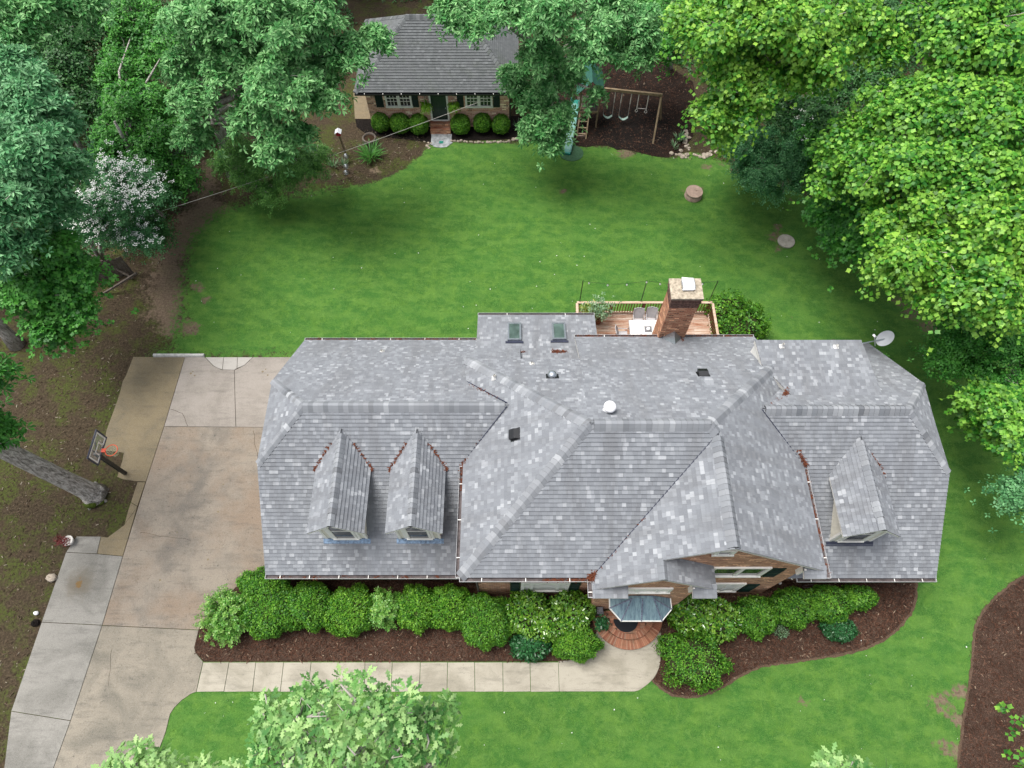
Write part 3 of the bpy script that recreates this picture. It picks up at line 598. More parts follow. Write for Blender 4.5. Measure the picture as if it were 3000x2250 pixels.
def inset(pts, d):
    a = sum(pts[i][0] * pts[(i + 1) % len(pts)][1] - pts[(i + 1) % len(pts)][0] * pts[i][1] for i in range(len(pts)))
    if a < 0: pts = pts[::-1]
    out = []; n = len(pts)
    for i in range(n):
        p0, p1, p2 = Vector(pts[i - 1]), Vector(pts[i]), Vector(pts[(i + 1) % n])
        a_, b_ = (p1 - p0).normalized(), (p2 - p1).normalized(); na, nb = Vector((-a_.y, a_.x)), Vector((-b_.y, b_.x))
        m_ = (na + nb); m_ = m_ / max(0.35, m_.length_squared) * 2 if m_.length_squared > 1e-6 else na
        out.append(tuple(p1 + m_ * d))
    return out
# ---- driveway slabs
mats = [M['c_main'], M['c_low'], M['c_rear'], M['c_olive'], M['c_grey'], M['c_white'], M['soil']]
mb = MB()
SL = [(3, [(391, 1046), (542.5, 1047), (481.5, 1250), (428.5, 1412), (400, 1411), (361.7, 1405.5), (343.8, 1398), (359, 1350), (363, 1328), (346, 1325), (311, 1323), (304, 1315), (312, 1262), (324, 1230), (344, 1175), (352, 1150), (360, 1118), (370, 1100)]),
 (2, [(542.5, 1047), (601, 1047), (625, 1072), (650, 1084), (687, 1085), (689, 1160), (691.7, 1252), (481.5, 1250)]), (2, [(742, 1047), (900, 1047), (900, 1253), (691.7, 1252), (689, 1160), (687, 1085), (716, 1071)]),
 (5, [(601, 1047), (656, 1047), (652, 1084), (640, 1080), (625, 1072)]), (5, [(656, 1047), (696, 1047), (695, 1080), (687, 1085), (652, 1084)]), (5, [(696, 1047), (742, 1047), (716, 1071), (695, 1080)]),
 (0, [(481.5, 1250), (900, 1253), (900, 1690), (720, 1712), (691.7, 1721), (592, 1826), (583, 1846), (300.6, 1832.5), (361, 1630), (428.5, 1412)]),
 (1, [(300.6, 1832.5), (583, 1846), (570.5, 1898), (576, 1914), (596, 1939), (585, 1985), (576.4, 2027), (560.6, 2033), (533.5, 2051.5), (511, 2074), (499.5, 2092), (486, 2146.5), (456.6, 2223), (425, 2330), (70, 2480), (158, 2250), (208, 2111.5)]),
 (3, [(403.7, 1412), (427.5, 1413), (404, 1484), (384, 1472.5)]), (3, [(384, 1472.5), (404, 1484), (361, 1630), (284.8, 1623), (297, 1572), (316.5, 1574.6), (340, 1557), (365, 1538.4), (375, 1500)]),
 (4, [(226, 1571.4), (297, 1572), (284.8, 1623), (194.4, 1618.5)]), (4, [(194.4, 1618.5), (284.8, 1623), (361, 1630), (300.6, 1832), (123, 1823)]),
 (4, [(123, 1823), (300.6, 1832), (208, 2111.5), (33.9, 2083.5)]), (4, [(33.9, 2083.5), (208, 2111.5), (158, 2250), (60, 2500), (-20, 2500), (13.5, 2250)])]
for mi, pts in SL: mb.prism(inset(px_poly(pts), 0.013), -0.05, 0.035, mi)
def strip(mb, pts, w, z, m, rnd=None):
    P = [at(x, y) for x, y in pts]
    for a_, b_ in zip(P[:-1], P[1:]):
        d = (b_ - a_).normalized(); n_ = Vector((-d.y, d.x, 0)) * w / 2
        mb.face([(p.x, p.y, z) for p in (a_ - n_, b_ - n_, b_ + n_, a_ + n_)], m)
rnd = random.Random(4)
def wander(a, b, k, j): return [(lerp(a[0], b[0], i / k) + (rnd.uniform(-j, j) if 0 < i < k else 0), lerp(a[1], b[1], i / k) + (rnd.uniform(-j, j) if 0 < i < k else 0)) for i in range(k + 1)]
strip(mb, wander((500, 1200), (535, 1212), 4, 2) + wander((535, 1212), (551, 1249), 5, 2), 0.018, 0.039, 6)
strip(mb, wander((365, 1538), (404, 1484), 3, 1), 0.015, 0.039, 6)
strip(mb, wander((340, 1075), (343, 1076), 1, 0), 0.01, 0.039, 6)
strip(mb, wander((742, 1262), (765, 1420), 9, 4), 0.014, 0.039, 6); strip(mb, wander((410, 1560), (560, 1585), 8, 4), 0.010, 0.039, 6); strip(mb, wander((330, 1900), (318, 2010), 7, 3), 0.012, 0.039, 6)
for px_, py_, r_ in ((560, 1095, .06), (571, 1101, .05), (566, 1090, .04), (770, 1090, .06), (785, 1100, .05), (779, 1083, .04), (640, 1500, .05), (655, 1420, .04), (470, 1700, .05), (610, 1640, .05), (520, 1560, .04)):
    c_ = at(px_, py_); mb.face([(c_.x + r_ * (1 + .3 * math.sin(3 * a)) * math.cos(a), c_.y + r_ * math.sin(a), .0395) for a in [k * PI / 6 for k in range(12)]], 3)
dr = mb.build('driveway', mats); tag(dr, kind='structure')
# ---- walkway
mb = MB()
JT = [(596, 576.4), (672.2, 657), (750.4, 740.3), (831.8, 822), (912.3, 902.5), (991.3, 984), (1070, 1068), (1149.7, 1146), (1231.8, 1229), (1311.4, 1309.6), (1390.4, 1391.5), (1472.9, 1474), (1552.5, 1554.6), (1635.7, 1638.6)]
for k in range(13):
    (a, b), (c, d) = JT[k], JT[k + 1]; mb.prism(inset(px_poly([(a, 1940.5), (c, 1940), (d, 2026.5), (b, 2027.5)]), 0.012), -0.05, 0.045)
def arc_pts(c, r, a0, a1, n): return [(c[0] + r * math.cos(R(lerp(a0, a1, i / n))), c[1] + r * math.sin(R(lerp(a0, a1, i / n)))) for i in range(n + 1)]
SC = (5.15, 4.82)     # centre of the round steps
curve = px_poly([(1638.6, 2026), (1860.6, 2026), (1875, 2021), (1893, 2008), (1905, 1998), (1915, 1986.5), (1924, 1972), (1930, 1957), (1934, 1940), (1935.5, 1920), (1936, 1854)])
inner = px_poly([(1748, 1850), (1739.5, 1883), (1726.8, 1909), (1703, 1927), (1665, 1935), (1635.7, 1937)])
mb.prism(inset(curve + inner, 0.006), -0.05, 0.045); wk = mb.build('walkway', M['c_walk']); tag(wk, kind='structure')
# service path behind the garage wing
mb = MB()
for k in range(8): mb.box(-9.1 + k * 1.12, -9.1 + k * 1.12 + 1.10, 17.9, 18.75, -0.03, 0.04)
tag(mb.build('rear_path', M['paverlight']), kind='structure')
# ---- beds
def bed(name, pts, mat, z=0.022, edge=None):
    b_ = MB(); P = px_poly(pts); rr = random.Random(len(pts))
    def ragged(Q, j):
        out = []
        for i in range(len(Q)):
            (x0, y0), (x1, y1) = Q[i], Q[(i + 1) % len(Q)]; k = max(1, int(math.hypot(x1 - x0, y1 - y0) / .12)) if math.hypot(x1 - x0, y1 - y0) < 3 else 8
            out += [(lerp(x0, x1, q / k) + rr.uniform(-j, j), lerp(y0, y1, q / k) + rr.uniform(-j, j)) for q in range(k)]
        return out
    b_.prism(ragged(P, .018 if edge else .004), -0.05, z, 0)
    if edge: b_.prism(ragged(inset(P, -edge), .03), -0.05, z - 0.006, 1)
    tag(b_.build(name, [mat, M['mulch_edge']]), kind='structure'); return P
BED1 = bed('front_bed', [(900, 1680), (720, 1709), (691.7, 1719), (592, 1825), (583, 1846), (570, 1890), (570.5, 1900), (576, 1914), (597, 1939), (1636, 1938), (1665, 1935), (1703, 1928), (1727, 1911), (1742, 1884), (1751, 1853), (1760, 1700), (1500, 1680)], M['mulch'])
BED2 = bed('side_bed', [(1936, 1700), (1936, 1855), (1936, 1920), (1931, 1957), (1916, 1987), (1912, 1989), (1922, 2000), (1936.5, 2011), (1952, 2023), (1969, 2031.7), (1989, 2037), (2009, 2038.5), (2035, 2037), (2052, 2034.6), (2081, 2026), (2126, 2003.5), (2153, 1985), (2180, 1969.6), (2207, 1957), (2234.5, 1949), (2270, 1942), (2307, 1938), (2352, 1932), (2397, 1925), (2443, 1918), (2488, 1908.6), (2522, 1899), (2555.5, 1886), (2582, 1874), (2605, 1859), (2628, 1840), (2646, 1820), (2663, 1798), (2673, 1775), (2679, 1755), (2681, 1734), (2681, 1698), (2640, 1660), (2300, 1640)], M['mulch'], edge=.1)
BED3 = bed('corner_bed', [(3400, 1560), (3000, 1693), (2962, 1716), (2929, 1743), (2900, 1773), (2884, 1793), (2872, 1813.6), (2864, 1834), (2858.4, 1857), (2855, 1893), (2851.6, 1933.5), (2848, 1970), (2842.6, 2010), (2837, 2045), (2831, 2078), (2826, 2112), (2822, 2150), (2815, 2200), (2810, 2250), (2790, 2500), (3500, 2500)], M['mulch'], edge=.1)
BED4 = bed('play_bed', [(1600, 418), (1636, 423), (1681, 425), (1717, 431.5), (1745, 426), (1781, 427), (1803, 434), (1849, 441), (1883, 450), (1917, 458), (1953, 462), (1971, 457), (1995, 445), (2030, 400), (2045, 330), (2030, 240), (1900, 160), (1700, 160), (1560, 200), (1560, 412)], M['mulch_play'])
mb = MB(); c_ = at(1858, 375); mb.prism([(c_.x + 2.6 * math.cos(a / 24 * 2 * PI) * (1 + .1 * math.sin(a)), c_.y + 2.1 * math.sin(a / 24 * 2 * PI) * (1 + .12 * math.sin(a * 1.7))) for a in range(24)], -0.05, 0.027)
tag(mb.build('play_mulch', M['mulch_black']), kind='structure')
BED5 = bed('shed_bed', [(1040, 345), (1045, 372), (1075, 395), (1120, 402), (1180, 408), (1240, 415), (1262, 420), (1264, 396), (1322, 396), (1325, 412), (1400, 411), (1470, 409), (1530, 405), (1560, 395), (1560, 340)], M['mulch_black'])
DRIVE_ = px_poly([(391, 1046), (900, 1046), (900, 1700), (1900, 1700), (1935, 1950), (1890, 2030), (560, 2033), (456, 2223), (400, 2500), (0, 2500), (0, 1500)])
# loose litter and chips on the ground
def scatter(name, polys, n, size, mat, tm='chip', z=0.03, excl=(), flat=0.3, kind='stuff', cat='litter', label=''):
    P = []
    for poly, k in zip(polys, n):
        xs = [p[0] for p in poly]; ys = [p[1] for p in poly]; x = rng.uniform(min(xs), max(xs), k * 4); y = rng.uniform(min(ys), max(ys), k * 4)
        ok = sdist(x, y, poly) > 0.03
        for e in excl: ok &= sdist(x, y, e) < -0.05
        P.append(np.stack([x[ok][:k], y[ok][:k]], 1))
    P = np.concatenate(P); m_ = len(P); a = rng.uniform(0, 2 * PI, m_)
    al = np.stack([np.cos(a), np.sin(a), rng.normal(0, flat, m_)], 1); s_ = size * rng.uniform(0.5, 1.6, m_)
    pos = np.concatenate([P, np.full((m_, 1), z) + rng.uniform(0, 0.02, (m_, 1))], 1)
    o_ = leaf_mesh(name, pos, al, UP + rng.normal(0, 0.35, (m_, 3)), s_, tm, mat, None, (0, 0, 0)); tag(o_, label, cat, None, kind); return o_
scatter('lawn_petals', [LAWN], [170], 0.05, M['blossom'], 'blossom', 0.06, [DRIVE_, px_poly([(880, 990), (2580, 990), (2800, 1380), (2740, 1700), (760, 1700)])], label='fallen white petals and scraps scattered on the mown lawn', cat='petals')
scatter('mulch_chips', [BED1, BED2, BED3, BED4], [15000, 13000, 12000, 6000], 0.09, M['chip'], z=0.03, label='shredded brown bark chips loose over the planting beds', cat='bark chips')
WOODS = px_poly([(-900, 500), (-300, 300), (100, 250), (450, 420), (560, 600), (480, 760), (420, 1040), (385, 1046), (310, 1270), (300, 1320), (400, 1420), (360, 1540), (220, 1560), (190, 1620), (120, 1825), (30, 2085), (5, 2300), (-200, 2400), (-900, 1500)])
DRIVE = px_poly([(391, 1046), (900, 1046), (900, 1700), (300, 1832), (120, 1825), (200, 1570), (365, 1538), (400, 1412), (344, 1398), (360, 1326), (304, 1320), (350, 1150)])
scatter('leaf_litter', [WOODS, px_poly([(930, 470), (1000, 400), (1060, 380), (1262, 400), (1226, 461), (1181, 493), (1000, 547)]), px_poly([(1980, 440), (2100, 460), (2330, 550), (2600, 500), (2400, 250), (2050, 250)])], [26000, 1500, 3500], 0.10, M['litter'], z=0.01, excl=[DRIVE], label='dead leaves, twigs and bark scraps strewn over the bare woodland floor', cat='leaf litter')
# short grass standing on the lawn
LN = 330000; bx = rng.uniform(-18, 30, LN * 2); by = rng.uniform(-3, 36, LN * 2)
ix = np.clip(np.searchsorted(gx, bx), 0, nx_ - 1); iy = np.clip(np.searchsorted(gy, by), 0, ny_ - 1)
ok = (g_grass[iy, ix] > 0.62) & (rng.uniform(0, 1, LN * 2) < 0.75)
for e_ in (BED1, BED2, BED3): 
    ok &= sdist(bx, by, e_) < -0.04
ok &= ~((bx > -10.3) & (bx < 17.7) & (by > 5) & (by < 17)) & ~((by < 5.2) & (by > 1.35) & (bx < 7.0)) & (sdist(bx, by, px_poly([(300, 1832), (583, 1846), (597, 1939), (576, 2027), (533, 2051), (499, 2092), (456, 2223), (425, 2400), (0, 2400)])) < -0.03)
bx, by = bx[ok][:LN], by[ok][:LN]; n_ = len(bx); a = rng.uniform(0, 2 * PI, n_)
gl = leaf_mesh('lawn_grass', np.stack([bx, by, np.zeros(n_)], 1), np.stack([np.cos(a) * .9, np.sin(a) * .9, np.full(n_, 0.8)], 1), UP + rng.normal(0, .2, (n_, 3)), rng.uniform(0.04, 0.09, n_), 'blade', M['blade'], None, (0, 0, 0))
TM['blade'] = (np.array([(0, -0.14, 0), (0, 0.14, 0), (1, 0, 0)]), [(0, 1, 2)])
tag(gl, 'short mown green grass of the back and front lawns', 'grass', None, 'stuff')
UND = px_poly([(-1200, -200), (200, -250), (900, -150), (1050, 60), (1040, 200), (940, 330), (640, 420), (500, 560), (470, 640), (380, 720), (250, 760), (-200, 800), (-1200, 900)])
UND2 = px_poly([(1530, 20), (1560, 160), (1700, 150), (1900, 150), (2040, 230), (2060, 340), (2200, 480), (2400, 560), (2560, 700), (2700, 800), (2850, 930), (3300, 1050), (3600, 500), (3600, -200), (1800, -250), (900, -250), (1000, 10)])
def undergrowth(name, poly, n, lbl):
    xs = [q[0] for q in poly]; ys = [q[1] for q in poly]; x = rng.uniform(min(xs), max(xs), n * 3); y = rng.uniform(min(ys), max(ys), n * 3); ok = sdist(x, y, poly) > 0.2
    ok &= ~((x > -10.5) & (x < 0.8) & (y > 35.5) & (y < 43.6)); x, y = x[ok][:n], y[ok][:n]; m_ = len(x)
    h = (0.12 + 0.5 * np.clip(np.sin(x * 1.1 + np.sin(y * .8)) * np.sin(y * 1.3) + .2, 0, 1)) * rng.uniform(0.2, 1, m_)
    P, A, N_, S_ = rosettes(np.stack([x, y, h], 1), UP + rng.normal(0, .4, (m_, 3)), 4, 0.2, .15)
    tag(leaf_mesh(name, P, A, N_, S_, 'oval', M['dark'], None, (0, 0, 0)), lbl, 'undergrowth', None, 'stuff')
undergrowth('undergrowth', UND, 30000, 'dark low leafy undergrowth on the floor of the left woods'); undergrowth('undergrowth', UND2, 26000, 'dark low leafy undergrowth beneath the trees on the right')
print('ground done')

# ================================================================== ROOFS
E_ = 0.165
def clip_v(poly, a, b):
    def cut(pl, lim, keep_hi):
        out = []
        for i in range(len(pl)):
            p, q = pl[i], pl[(i + 1) % len(pl)]; ip = (p[1] >= lim) if keep_hi else (p[1] <= lim); iq = (q[1] >= lim) if keep_hi else (q[1] <= lim)
            if ip: out.append(p)
            if ip != iq: k = (lim - p[1]) / (q[1] - p[1]); out.append((p[0] + (q[0] - p[0]) * k, lim))
        return out
    pl = cut(poly, a, True)
    return cut(pl, b, False) if len(pl) > 2 else []
UVO = [0]
def roof_plane(mb, pts, lift=0.036, thick=0.14, under=2):
    P = [Vector(p) for p in pts]; n = Vector((0, 0, 0))
    for i in range(1, len(P) - 1): n += (P[i] - P[0]).cross(P[i + 1] - P[0])
    n.normalize()
    if n.z < 0: n = -n; P = P[::-1]
    u = Vector((0, 0, 1)).cross(n).normalized(); v = n.cross(u)
    o = min(P, key=lambda p: p.dot(v)); Q = [((p - o).dot(u), (p - o).dot(v)) for p in P]
    UVO[0] += 1; uo, vo = UVO[0] * 37.0 * 0.2, UVO[0] * 61 * E_
    W = lambda a, b, h: o + u * a + v * b + n * h
    vm = max(q[1] for q in Q); k = 0
    while k * E_ < vm - 0.01:
        a, b = k * E_, min(vm, (k + 1) * E_); c = clip_v(Q, a, b)
        if len(c) > 2:
            mb.face([W(x, y, lift * (1 - (y - a) / E_) + 0.004) for x, y in c], 0, [(x + uo, y + vo) for x, y in c])
            lo = [p for p in c if abs(p[1] - a) < 1e-6]
            if len(lo) >= 2:
                x0, x1 = min(p[0] for p in lo), max(p[0] for p in lo)
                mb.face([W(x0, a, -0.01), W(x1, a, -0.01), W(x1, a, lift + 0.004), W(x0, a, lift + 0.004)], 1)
        k += 1
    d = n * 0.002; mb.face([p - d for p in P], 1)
    t_ = Vector((0, 0, -thick)); mb.face([p - d + t_ for p in reversed(P)], under)
    for i in range(len(P)):
        a, b = P[i] - d, P[(i + 1) % len(P)] - d; mb.face([a + t_, b + t_, b, a], under)
def cap(mb, p, q, drop0, drop1=None, w=0.235, raised=0.0, seg=0.2):
    """overlapping cap shingles along a ridge or hip from p to q; drop = fall of the roof per metre to the two sides"""
    p, q = Vector(p), Vector(q); d = q - p; L = d.length; d.normalize(); s = Vector((-d.y, d.x, 0)).normalized(); drop1 = drop0 if drop1 is None else drop1
    n = max(1, int(L / seg)); rr = random.Random(int(L * 1000))
    prof = [(-1.0, 0.0), (-0.62, 0.55), (-0.22, 0.95), (0.22, 0.95), (0.62, 0.55), (1.0, 0.0)]
    for k in range(n):
        a = p + d * (L * k / n); b = p + d * (L * (k + 1) / n + 0.01); uvp = (rr.randrange(900) * 0.2 + 0.11, rr.randrange(900) * E_ + 0.08)
        def ring(c, h):
            out = []
            for x, z in prof:
                dr = (drop0 if x < 0 else drop1) * abs(x) * w
                out.append(c + s * (x * w) + Vector((0, 0, -dr + 0.022 + z * (0.045 + raised) + h)))
            return out
        A, B = ring(a, 0.02), ring(b, 0.002)
        for i in range(5): mb.face([A[i], B[i], B[i + 1], A[i + 1]][::-1], 0, [uvp] * 4)
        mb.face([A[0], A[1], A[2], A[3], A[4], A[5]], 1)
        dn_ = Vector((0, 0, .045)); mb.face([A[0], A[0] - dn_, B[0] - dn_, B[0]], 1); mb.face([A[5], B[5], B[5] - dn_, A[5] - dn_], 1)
        if raised:
            mb.face([A[0], A[0] - Vector((0, 0, .05)), B[0] - Vector((0, 0, .05)), B[0]], 1); mb.face([A[5], B[5], B[5] - Vector((0, 0, .05)), A[5] - Vector((0, 0, .05))], 1)
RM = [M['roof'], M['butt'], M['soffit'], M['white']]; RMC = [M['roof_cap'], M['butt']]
# survey of the big house
LF, LR, LB, LE, LZ = 5.90, 11.65, 17.42, 2.75, 7.28        # garage wing: front eave, ridge, rear eave (y), eave and ridge heights
RF, RR_, RB = 5.77, 11.50, 17.22                            # right wing
XL, XR = -10.4, 17.85
CE, CZ, CF, CR, CB = 5.8, 9.5, 5.18, 9.86, 14.60            # centre block: eave z, ridge z, front, ridge, rear y
CXL, CXR = -1.97, 11.85; GP = 0.782; GX_ = (3.0 + CXR) / 2; GZR = CE + GP * (CXR - 3.0) / 2
SLF = (CZ - CE) / (CR - CF); SRB = (CZ - CE) / (CB - CR); SL_ = (CZ - CE) / (2.76 - CXL)
XRE = CXR - (CZ - CE) / GP
house = thing('brick_house', 'large two storey brick house with grey shingle roofs, hips, gables and three dormers', 'house', (0, 11, 0))
lpz = lambda y: LE + (LZ - LE) * (y - LF) / (LR - LF) if y < LR else LE + (LZ - LE) * (LB - y) / (LB - LR)
rpz = lambda y: LE + (LZ - LE) * (y - RF) / (RR_ - RF) if y < RR_ else LE + (LZ - LE) * (RB - y) / (RB - RR_)
mb = MB(); yc0, yc1 = 9.72, 13.55; xi = -8.38
roof_plane(mb, [(XL, LF, LE), (0.4, LF, LE), (0.4, LR, LZ), (xi, LR, LZ), (XL, yc0, lpz(yc0))])
roof_plane(mb, [(0.4, LB, LE), (XL, LB, LE), (XL, yc1, lpz(yc1)), (xi, LR, LZ), (0.4, LR, LZ)])
roof_plane(mb, [(XL, yc0, lpz(yc0)), (xi, LR, LZ), (XL, yc1, lpz(yc1))])
lw = mb.build('roof', RM, house); lw['label'] = 'grey shingle roof of the garage wing with clipped gable end'
mb = MB(); cap(mb, (xi, LR, LZ), (-0.3, LR, LZ), .79, w=0.25, raised=0.05); cap(mb, (XL, yc0, lpz(yc0)), (xi, LR, LZ), .5, w=.17); cap(mb, (XL, yc1, lpz(yc1)), (xi, LR, LZ), .5, w=.17)
mb.build('ridge_cap', RMC, lw)
mb = MB(); yc0, yc1 = 9.40, 13.45; xi2 = 15.93
roof_plane(mb, [(10.0, RF, LE), (XR, RF, LE), (XR, yc0, rpz(yc0)), (xi2, RR_, LZ), (10.0, RR_, LZ)])
roof_plane(mb, [(XR, RB, LE), (10.0, RB, LE), (10.0, RR_, LZ), (xi2, RR_, LZ), (XR, yc1, rpz(yc1))])
roof_plane(mb, [(XR, yc0, rpz(yc0)), (XR, yc1, rpz(yc1)), (xi2, RR_, LZ)])
rw = mb.build('roof', RM, house); rw['label'] = 'grey shingle roof of the right hand wing with clipped gable end'
mb = MB(); cap(mb, (10.15, RR_, LZ), (xi2, RR_, LZ), .79, w=0.25, raised=0.05); cap(mb, (XR, yc0, rpz(yc0)), (xi2, RR_, LZ), .5, w=.17); cap(mb, (XR, yc1, rpz(yc1)), (xi2, RR_, LZ), .5, w=.17)
mb.build('ridge_cap', RMC, rw)
mb = MB(); sz = lambda y: 6.52 - 0.135 * (y - 12.47)
roof_plane(mb, [(15.45, 15.38, sz(15.38)), (10.75, 15.38, sz(15.38)), (10.75, 14.05, sz(14.05)), (11.9, 12.0, sz(12.0)), (15.45, 12.35, sz(12.35))], thick=0.2)
roof_low = mb.build('shed_dormer_roof', RM, house)
mb = MB(); mb.box(11.5, 15.25, 15.0, 15.15, 3.5, 6.0, 0); mb.face([(15.25, 12.6, 6.3), (15.25, 15.15, 4.4), (15.25, 15.15, 6.05)], 0); mb.face([(10.8, 14.0, 6.3), (10.8, 15.3, 4.9), (10.8, 15.3, 6.1)], 1)
mb.build('shed_dormer_wall', [M['cream'], M['white']], house)
# centre block
XB = 3.0; yb2 = 16.78; zb2 = CE - SRB * (yb2 - CB)
hv = (XRE, CR, CZ); gh = (GX_, CR - (CZ - GZR) / SLF, GZR); lh = (2.76, CR, CZ)
mb = MB()
roof_plane(mb, [(CXL, CF, CE), (3.0, CF, CE), gh, hv, lh])
roof_plane(mb, [(CXL, CB, CE), (CXL, CF, CE), lh])
roof_plane(mb, [(CXR, CB, CE), (XB, CB, CE), lh, hv]); roof_plane(mb, [(XB, CB, CE), (CXL, CB, CE), lh])
roof_plane(mb, [(11.6, yb2, zb2), (XB, yb2, zb2), (XB, CB + 0.02, CE - 0.02), (11.6, CB + 0.02, CE - 0.02)])
yG = 5.40; EY = 4.72; EX = (3.0 + 7.62) / 2; EZ = CE + GP * (EX - 3.0)
roof_plane(mb, [(CXR, yG, CE), (CXR, CB, CE), hv, gh, (GX_, yG, GZR)])
roof_plane(mb, [(3.0, EY, CE), (EX, EY, EZ), (EX, yG, EZ), (GX_, yG, GZR), gh, (3.0, CF, CE)])
roof_plane(mb, [(7.62, EY, CE), (7.62, 5.6, CE), (EX, 5.6, EZ), (EX, EY, EZ)])
cr = mb.build('roof', RM, house); cr['label'] = 'tall grey shingle roof over the centre block with hips and front gables'
mb = MB(); cap(mb, (2.95, CR, CZ), (XRE, CR, CZ), .79, w=0.26, raised=0.055); cap(mb, (CXL, CF, CE), lh, .55); cap(mb, (CXL, CB, CE), lh, .55); cap(mb, (CXR, CB, CE), hv, .55); cap(mb, gh, hv, .55)
cap(mb, (GX_, yG + 0.05, GZR), (gh[0], gh[1] - .1, gh[2]), GP, w=.24, raised=0.045); cap(mb, (EX, EY, EZ), (EX, 5.45, EZ), GP, w=.17)
mb.build('ridge_cap', RMC, cr)
# eave returns of the two front gables
mb = MB()
def ret(x0, x1, y0, y1, z): roof_plane(mb, [(x0, y0, z), (x1, y0, z), (x1, y1, z + 0.22), (x0, y1, z + 0.22)], lift=.02, thick=0.1)
for a_ in ((3.0, 4.32, 4.42, 4.9, CE - .03), (6.72, 7.62, 4.42, 4.9, CE - .03), (11.0, CXR, 5.13, 5.58, CE - .03)):
    mb = MB(); ret(*a_); mb.build('eave_return', RM, house)
# low rear wing with two skylights
WZ = lambda y: 2.75 + 0.29 * (18.92 - y)
mb = MB(); roof_plane(mb, [(4.22, 18.92, WZ(18.92)), (-1.74, 18.92, WZ(18.92)), (-1.74, 14.2, WZ(14.2)), (4.22, 14.2, WZ(14.2))])
sr = mb.build('roof', RM, house); sr['label'] = 'low pitched grey shingle roof of the rear wing carrying two skylights'
for (x0, x1, y0, y1) in ((1487, 1527, 952, 1002), (1617, 1657, 952, 1000)):
    n_ = (0, 0.278, 0.96); p0 = (0, 18.92, 2.75); a, b = on_plane(x0, y1, p0, n_), on_plane(x1, y1, p0, n_); c, d = on_plane(x1, y0, p0, n_), on_plane(x0, y0, p0, n_)
    xa, xb, ya, yb = (a.x + d.x) / 2, (b.x + c.x) / 2, a.y, c.y
    mb = MB(); fr = 0.09; up = Vector((0, 0.278, 0.96)); av = Vector((0, 0.96, -0.278))
    cpt = Vector(((xa + xb) / 2, (ya + yb) / 2, WZ((ya + yb) / 2))); hx, hy = (xb - xa) / 2, (yb - ya) / 2 / 0.96
    for sx_, sy_, ha, hb in ((0, -1, hx, fr / 2), (0, 1, hx, fr / 2), (-1, 0, fr / 2, hy - fr), (1, 0, fr / 2, hy - fr)):
        mb.obox(cpt + Vector((sx_ * (hx - fr / 2), 0, 0)) + av * (sy_ * (hy - fr / 2)) + up * 0.08, (1, 0, 0), av, up, ha, hb, 0.09)
    mb.obox(cpt - av * (hy + 0.06) + up * 0.03, (1, 0, 0), av, up, hx + 0.1, 0.06, 0.035, 1)
    f = mb.build('skylight', [M['steel'], M['navy']], sr)
    mb = MB(); mb.obox(cpt + up * 0.13, (1, 0, 0), av, up, hx - fr, hy - fr, 0.02); mb.v = [(x, y, z) for x, y, z in mb.v]
    mb.build('skylight_pane', M['skyglass'], sr)
# ---- dormers
def dormer(x0, zr, ypl, pf, base_lbl):
    ze = zr - 1.03; yf = ypl; m_ = lambda y: pf + 0.788 * (y - (LF if x0 < 0 else RF)); inv = lambda z: (LF if x0 < 0 else RF) + (z - pf) / 0.788
    yr, ye = inv(zr) - .02, inv(ze) - .02; yw = yf + 0.31; hw = 0.83; h = 1.1; s = 1.03 / h
    b = MB()
    zb = m_(yw) - 0.05; zt = lambda x: zr - s * abs(x) - 0.12
    b.face([(x0 - hw, yw, zb), (x0 + hw, yw, zb), (x0 + hw, yw, zt(hw)), (x0, yw, zt(0)), (x0 - hw, yw, zt(hw))], 0)
    for sg in (-1, 1):
        x = x0 + sg * hw; b.face([(x, yw, zb), (x, inv(zt(hw)), zt(hw)), (x, yw, zt(hw))][::sg], 0)
        b.box(x - .05, x + .05, yw - .03, yw + .07, zb, zt(hw), 1)
        b.box(x0 + sg * .56 - .06, x0 + sg * .56 + .06, yw - .035, yw, zb, zt(.5), 1)
    dm = b.build('dormer', [M['cream'], M['white']], house); dm['label'] = base_lbl
    b = MB()
    for sg in (-1, 1): roof_plane(b, [(x0 + sg * h, yf, ze), (x0, yf, zr), (x0, yr, zr), (x0 + sg * h, ye, ze)], thick=0.1)
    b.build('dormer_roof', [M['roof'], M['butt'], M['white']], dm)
    b = MB(); cap(b, (x0, yf, zr), (x0, yf + .5, zr), s, w=.16); cap(b, (x0, yf + .5, zr), (x0, yr - .25, zr), s, w=.19, raised=.03); b.build('dormer_ridge', RMC, dm)
    b = MB(); w = 0.44; z0, z1 = zb + 0.16, zr - 0.62
    b.box(x0 - w, x0 + w, yw - 0.02, yw - 0.004, z0, z1, 1)
    for x in (x0 - w, x0 + w): b.box(x - .05, x + .05, yw - .05, yw - .002, z0, z1 + .04, 0)
    b.box(x0 - w - .1, x0 + w + .1, yw - .09, yw - .001, z0 - .07, z0, 0); b.box(x0 - w, x0 + w, yw - .04, yw - .003, (z0 + z1) / 2 - .025, (z0 + z1) / 2 + .025, 0)
    b.box(x0 - w, x0 + w, yw - .045, yw - .002, z1, z1 + .08, 0)
    b.build('dormer_window', [M['white'], M['glass']], dm)
    b = MB(); nn = Vector((0, -0.62, 0.785)); vv = Vector((0, 0.785, 0.62))
    b.obox((x0, yw - 0.1, m_(yw - 0.1) + .035), (1, 0, 0), vv, nn, 0.98, 0.11, 0.012, 0)
    b.build('flashing', [M['blueflash'] if x0 < 0 else M['navy']], dm); return dm, ye, yr, ze
D1 = dormer(-6.88, 6.70, 6.87, LE, 'leftmost dormer with cream cheeks above the garage wing')
D2 = dormer(-3.83, 6.70, 6.87, LE, 'second dormer, next to the tall centre roof')
